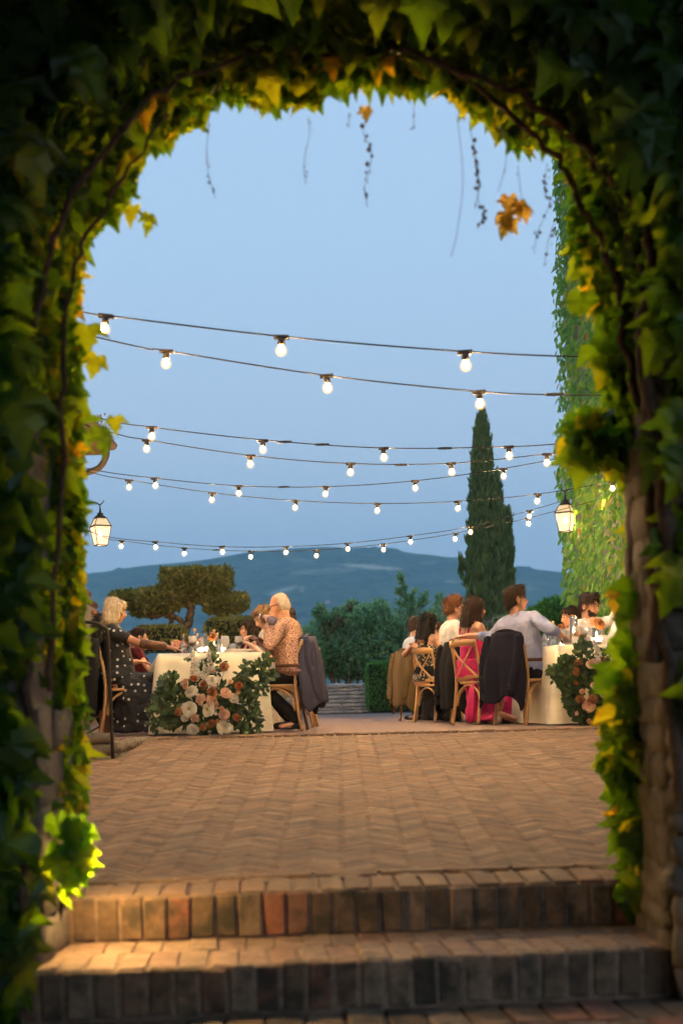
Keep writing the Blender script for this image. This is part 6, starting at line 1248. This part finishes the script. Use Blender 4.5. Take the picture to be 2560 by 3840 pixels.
def pad(mb_pos, mb_n, c, r, n, pw=5, flat=.0):
    for i in range(n):
        v = Vector((random.gauss(0, 1), random.gauss(0, 1), random.gauss(0, 1))).normalized()
        L = (abs(v.x) ** pw + abs(v.y) ** pw + abs(v.z) ** pw) ** (1 / pw); q = v / L * random.uniform(.82, 1.03)
        tp = 1 + flat * q.z
        mb_pos.append((c[0] + q.x * r[0] * tp, c[1] + q.y * r[1] * tp, c[2] + q.z * r[2])); mb_n.append(tuple(v))
def topiary():
    Y = 23.0; b = P(705, 2440, Y); e = tag(empty('topiary_tree', (b.x, Y, -.4)), 'cloud pruned olive tree with flat clipped pads on twisting limbs', 'tree'); O = e.location
    def w(px, py, dy=0): return P(px, py, Y + dy) - O
    PADS = [(740, 2176, 0, 118, 36, .9, 16, .05), (738, 2210, .1, 98, 30, .8, 10, .1), (700, 2240, .1, 48, 26, .7, 3, .1), (815, 2232, .1, 40, 18, .6, 3, 0), (600, 2248, -.1, 88, 36, .9, 3, 0), (478, 2250, 0, 62, 26, .7, 3, 0), (560, 2290, .1, 60, 18, .6, 2.5, 0), (842, 2268, -.1, 68, 28, .7, 4, .05), (890, 2258, 0, 34, 24, .5, 3.5, 0), (640, 2215, .4, 50, 20, .6, 3, 0)]
    pos = []; nr = []; k = Y / FPX
    for px, py, dy, rx, ry, ryy, pw, fl_ in PADS: pad(pos, nr, w(px, py, dy), (rx * k, ryy * rx * k * .8, ry * k), int(rx * ry * .85), pw, fl_)
    n = len(pos); nr = np.array(nr); leaf_cloud('crown', pos, nr * .8 + rnd(n, .6) + (0, 0, .4), nr + rnd(n, .8), RNG.uniform(.05, .13, n), T_SMALL, M['topiary'], e)
    tw_ = MB()
    for i in range(170):
        px, py, dy, rx, ry, ryy, pw, fl_ = random.choice(PADS); c = w(px, py + ry * .5, dy); q = w(px + random.uniform(-.8, .8) * rx, py + random.uniform(-.5, .8) * ry, dy + random.uniform(-.4, .4)); tw_.tube([c, (c + q) / 2 + Vector(rnd(1, .05)[0]), q], [.018, .012, .006], 4)
    tag(tw_.build('twigs', M['bark'], e), kind='stuff')
    def limb(pts, r0, r1): 
        c = catmull([w(*p) for p in pts], 5); c = [p + Vector(rnd(1, .012)[0]) for p in c]
        MB().tube(c, [.66 * (r0 + (r1 - r0) * i / len(c)) * random.uniform(.85, 1.18) for i in range(len(c))], 9).build('trunk' if r0 > .11 else 'limb', M['bark'], e)
    limb([(668, 2560), (672, 2440), (690, 2390), (692, 2345)], .17, .125); limb([(692, 2350), (716, 2310), (714, 2260), (706, 2225), (700, 2190)], .12, .07)
    limb([(690, 2350), (668, 2322), (640, 2312), (610, 2305), (562, 2312), (560, 2290), (570, 2270)], .085, .03); limb([(655, 2430), (648, 2370), (640, 2325), (650, 2290), (665, 2250)], .09, .05)
    limb([(706, 2235), (740, 2215), (770, 2200)], .06, .03); limb([(640, 2310), (600, 2280), (540, 2262), (480, 2262)], .045, .02); limb([(820, 2345), (818, 2310), (800, 2290), (780, 2270)], .03, .02); limb([(822, 2330), (850, 2300), (880, 2280)], .03, .015); limb([(712, 2215), (660, 2235), (650, 2225)], .05, .025)
topiary()
Y = 22.4
c = P(605, 2392, Y); hedge_box('clipped_shrub', 'rounded green clipped shrub at the foot of the topiary tree', (c.x, Y, c.z - .05), (.42, .4, .22), 2600, M['topiary'], (.05, .09))
c = P(880, 2400, Y); hedge_box('clipped_hedge', 'flat topped dark olive hedge to the right of the topiary tree', (c.x, Y + .3, c.z - .12), (.52, .5, .50), 6000, M['topiary'], (.045, .085))

def bush(name, label, Y, lobes, n, mat, size, trunk=True, cat='shrub', twig=0, group=None):
    b = P(lobes[0][0], 2600, Y); e = tag(empty(name, (b.x, Y, -.45)), label, cat, group); O = e.location; k = Y / FPX; pos = []; nr = []; tot = sum(l[2] * l[3] for l in lobes)
    for (px, py, rx, ry) in lobes:
        c = P(px, py, Y + random.uniform(-.4, .4)) - O
        for i in range(int(n * rx * ry / tot)):
            v = Vector((random.gauss(0, 1), random.gauss(0, 1), random.gauss(0, 1))).normalized(); lump = 1 + .22 * mnoise.noise(v * 3.1 + Vector((px, py, 0))) + .10 * mnoise.noise(v * 9 + Vector((px, 0, 0))); q = v * lump * random.uniform(.55, 1.0) ** .5
            pos.append((c.x + q.x * rx * k, c.y + q.y * rx * k * .8, c.z + q.z * ry * k)); nr.append(tuple(v))
    m = len(pos); nr = np.array(nr); leaf_cloud('crown', pos, nr * .7 + rnd(m, .7) + (0, 0, .3), nr + rnd(m, .8), RNG.uniform(*size, m), T_SMALL, mat, e)
    if trunk:
        t = MB(); 
        for (px, py, rx, ry) in lobes:
            c = P(px, py, Y) - O; t.tube(catmull([(random.uniform(-.2, .2), 0, 0), (c.x * .5, 0, c.z * .4), tuple(c)], 4), [.05 * (1 - .08 * i) for i in range(9)], 6)
            for i in range(twig):
                q = c + Vector((random.uniform(-1, 1) * rx * k * .8, random.uniform(-.9, -.2) * rx * k * .6, random.uniform(-.7, .8) * ry * k)); t.tube([c, (c + q) / 2 + Vector(rnd(1, .08)[0]), q], [.022, .014, .006], 4)
        t.build('trunk', M['bark'], e)
    return e
bush('olive_bush', 'broad grey green bushy tree growing above the stone wall', 31, [(1300, 2450, 120, 105), (1215, 2430, 80, 100), (1400, 2440, 100, 110), (1480, 2440, 80, 105), (1290, 2340, 70, 60), (1370, 2330, 60, 55), (1240, 2350, 55, 50), (1420, 2300, 40, 45), (1470, 2360, 55, 50), (1160, 2470, 60, 110), (1200, 2300, 20, 30), (1320, 2280, 26, 26)], 21000, M['bush'], (.07, .15), True, 'tree', 9)
bush('round_shrub', 'dark green round shrub between the cypress and the ivy covered building', 24.5, [(2075, 2300, 75, 55), (2010, 2325, 55, 45), (2130, 2310, 50, 55), (2060, 2350, 90, 60)], 8500, M['hedge'], (.05, .10))
bush('silver_shrub', 'pale silver leaved shrub below the cypress', 23.5, [(1880, 2360, 75, 45), (1810, 2375, 55, 40), (1950, 2350, 60, 40), (1740, 2400, 50, 50)], 6500, M['greybush'], (.04, .08))
bush('leafy_sapling', 'small light green sapling behind the ginger haired guest', 26, [(1650, 2260, 18, 28), (1635, 2310, 26, 30), (1660, 2350, 30, 40)], 700, M['bush'], (.07, .13))
def sparse():
    Y = 29; b = P(1528, 2500, Y); e = tag(empty('young_conifer', (b.x, Y, -.4)), 'thin sparse young conifer rising above the bushy tree', 'tree'); O = e.location
    def w(a, b_): return P(a, b_, Y + random.uniform(-.15, .15)) - O
    tr = [(1525, 2480), (1522, 2360), (1530, 2300), (1524, 2245), (1512, 2200), (1506, 2155)]; c = catmull([P(a, b_, Y) - O for a, b_ in tr], 5); MB().tube(c, [.03 * (1 - i / len(c) * .8) for i in range(len(c))], 6).build('trunk', M['bark'], e)
    br = MB(); pos = []; tp = []
    for (a, b_, x2, y2) in ((1506, 2185, 1500, 2160), (1510, 2210, 1492, 2225), (1520, 2240, 1490, 2215), (1522, 2250, 1560, 2215), (1524, 2270, 1490, 2262), (1528, 2290, 1575, 2262), (1530, 2280, 1545, 2240), (1530, 2310, 1605, 2260), (1530, 2305, 1600, 2300), (1526, 2320, 1485, 2290), (1575, 2270, 1600, 2225), (1530, 2330, 1570, 2318), (1560, 2285, 1580, 2240)):
        q = catmull([w(a, b_), (w(a, b_) + w(x2, y2)) / 2 + Vector((0, 0, -.04)), w(x2, y2)], 5); br.tube(q, .007, 4)
        for p in q:
            for i in range(9): pos.append(tuple(p + Vector(rnd(1, .035)[0]))); tp.append((random.gauss(0, .5), random.gauss(0, .5), .8))
    for i in range(160): p = random.choice(c[len(c) // 3:]); pos.append(tuple(p + Vector(rnd(1, .04)[0]))); tp.append((random.gauss(0, .6), random.gauss(0, .6), .8))
    br.build('branches', M['bark'], e); leaf_cloud('crown', pos, tp, rnd(len(pos)), RNG.uniform(.05, .11, len(pos)), T_SMALL, M['bush'], e)
sparse()
def cypress():
    Y = 34; b = P(1830, 2500, Y); e = tag(empty('cypress_tree', (b.x, Y, -.5)), 'tall narrow dark green cypress tree with a pointed top', 'tree'); O = e.location; k = Y / FPX
    OUT = [(1525, 1803, 1806), (1560, 1795, 1815), (1600, 1785, 1828), (1700, 1768, 1843), (1800, 1762, 1846), (1900, 1758, 1850), (2000, 1752, 1858), (2100, 1745, 1870), (2200, 1742, 1880), (2300, 1752, 1890), (2500, 1765, 1900)]
    OUT2 = [(1770, 1860, 1864), (1800, 1850, 1872), (1850, 1840, 1880), (1950, 1835, 1888), (2100, 1830, 1895), (2500, 1830, 1895)]; OUT3 = [(1905, 1898, 1902), (1940, 1885, 1912), (2050, 1875, 1920), (2150, 1870, 1926), (2300, 1870, 1927), (2500, 1872, 1920)]
    pos = []; tp = []; nr = []
    for Q, n, dy in ((OUT, 15000, 0), (OUT2, 5000, -.15), (OUT3, 4500, .1)):
        ys = [q[0] for q in Q]; 
        wts = np.array([np.interp(y, ys, [q[2] - q[1] for q in Q]) for y in range(ys[0], 2500, 10)]) + 2; cdf = np.cumsum(wts) / wts.sum()
        for i in range(n):
            py = ys[0] + 10 * np.searchsorted(cdf, random.random()) + random.uniform(0, 10); l, r_ = np.interp(py, ys, [q[1] for q in Q]), np.interp(py, ys, [q[2] for q in Q])
            a = random.uniform(0, 2 * PI); c = P((l + r_) / 2, py, Y + dy) - O; rad = (r_ - l) / 2 * k
            tuft = .80 + .34 * mnoise.noise(Vector((a * 2.2, py / 34, dy * 9))) + .22 * mnoise.noise(Vector((a * 6, py / 60, 3))); rr = rad * tuft * random.uniform(.8, 1.08)
            pos.append((c.x + math.cos(a) * rr, c.y + math.sin(a) * rr, c.z)); tp.append((math.cos(a) * .28 + random.gauss(0, .16), math.sin(a) * .28, 1)); nr.append((math.cos(a), math.sin(a), .1))
    for i in range(120): c = P(1735 + random.gauss(0, 6), 2135 + random.gauss(0, 18), Y) - O; pos.append(tuple(c)); tp.append((-.4, 0, 1)); nr.append((0, -1, 0))
    n = len(pos); leaf_cloud('crown', pos, tp, np.array(nr) + rnd(n, .5), RNG.uniform(.10, .24, n), (T_SMALL[0] * (.55, 1, 1), T_SMALL[1]), M['cypress'], e)
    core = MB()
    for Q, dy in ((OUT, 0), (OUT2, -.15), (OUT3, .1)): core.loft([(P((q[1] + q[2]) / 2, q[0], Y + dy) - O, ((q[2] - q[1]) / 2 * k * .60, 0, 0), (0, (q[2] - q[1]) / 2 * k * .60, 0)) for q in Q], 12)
    core.build('dark_core', M['twigs'], e); MB().tube([(0, 0, 0), (0, 0, 1.2)], [.14, .12], 8).build('trunk', M['bark'], e)
cypress()

# low stone cheek wall and iron handrail at the left of the ramp
ck = tag(empty('platform', (0, 0, 0)), kind='structure'); cx = P(415, 2800, 9.3).x
MB().box((cx - 1.6, 10.2, -.13), (1.56, .86, .115)).build('paving', M['mortar'], ck, False)
stone_face(ck, cx - .75, cx + .0, -.16, .0, lambda u, z: Matrix.Translation((u, 9.36, z)), RK, (.07, .09), (.12, .22), .05)
stone_face(ck, 9.35, 11.0, -.14, .0, lambda u, z: Matrix.Translation((cx, u, z)) @ Matrix.Rotation(PI / 2, 4, 'Z'), RK, (.06, .08), (.14, .24), .05)
for k in range(4): o = link('slab', RK[k], ck); o.matrix_local = Matrix.Translation((cx - .17 - k * .3, 9.6, -.003)) @ Matrix.Diagonal((.17, .3, .016, 1))
hr = tag(empty('handrail', P(424, 2845, 9.22)), 'thin dark iron handrail post beside the left tablecloth chair', 'handrail'); O = hr.location
MB().tube(catmull([P(424, 2845, 9.22) - O, P(418, 2700, 9.2) - O, P(410, 2500, 9.2) - O, P(404, 2375, 9.2) - O, P(390, 2352, 9.2) - O, P(345, 2335, 9.25) - O, P(200, 2325, 9.6) - O], 5), .013, 8).build('rail', M['metal'], hr)
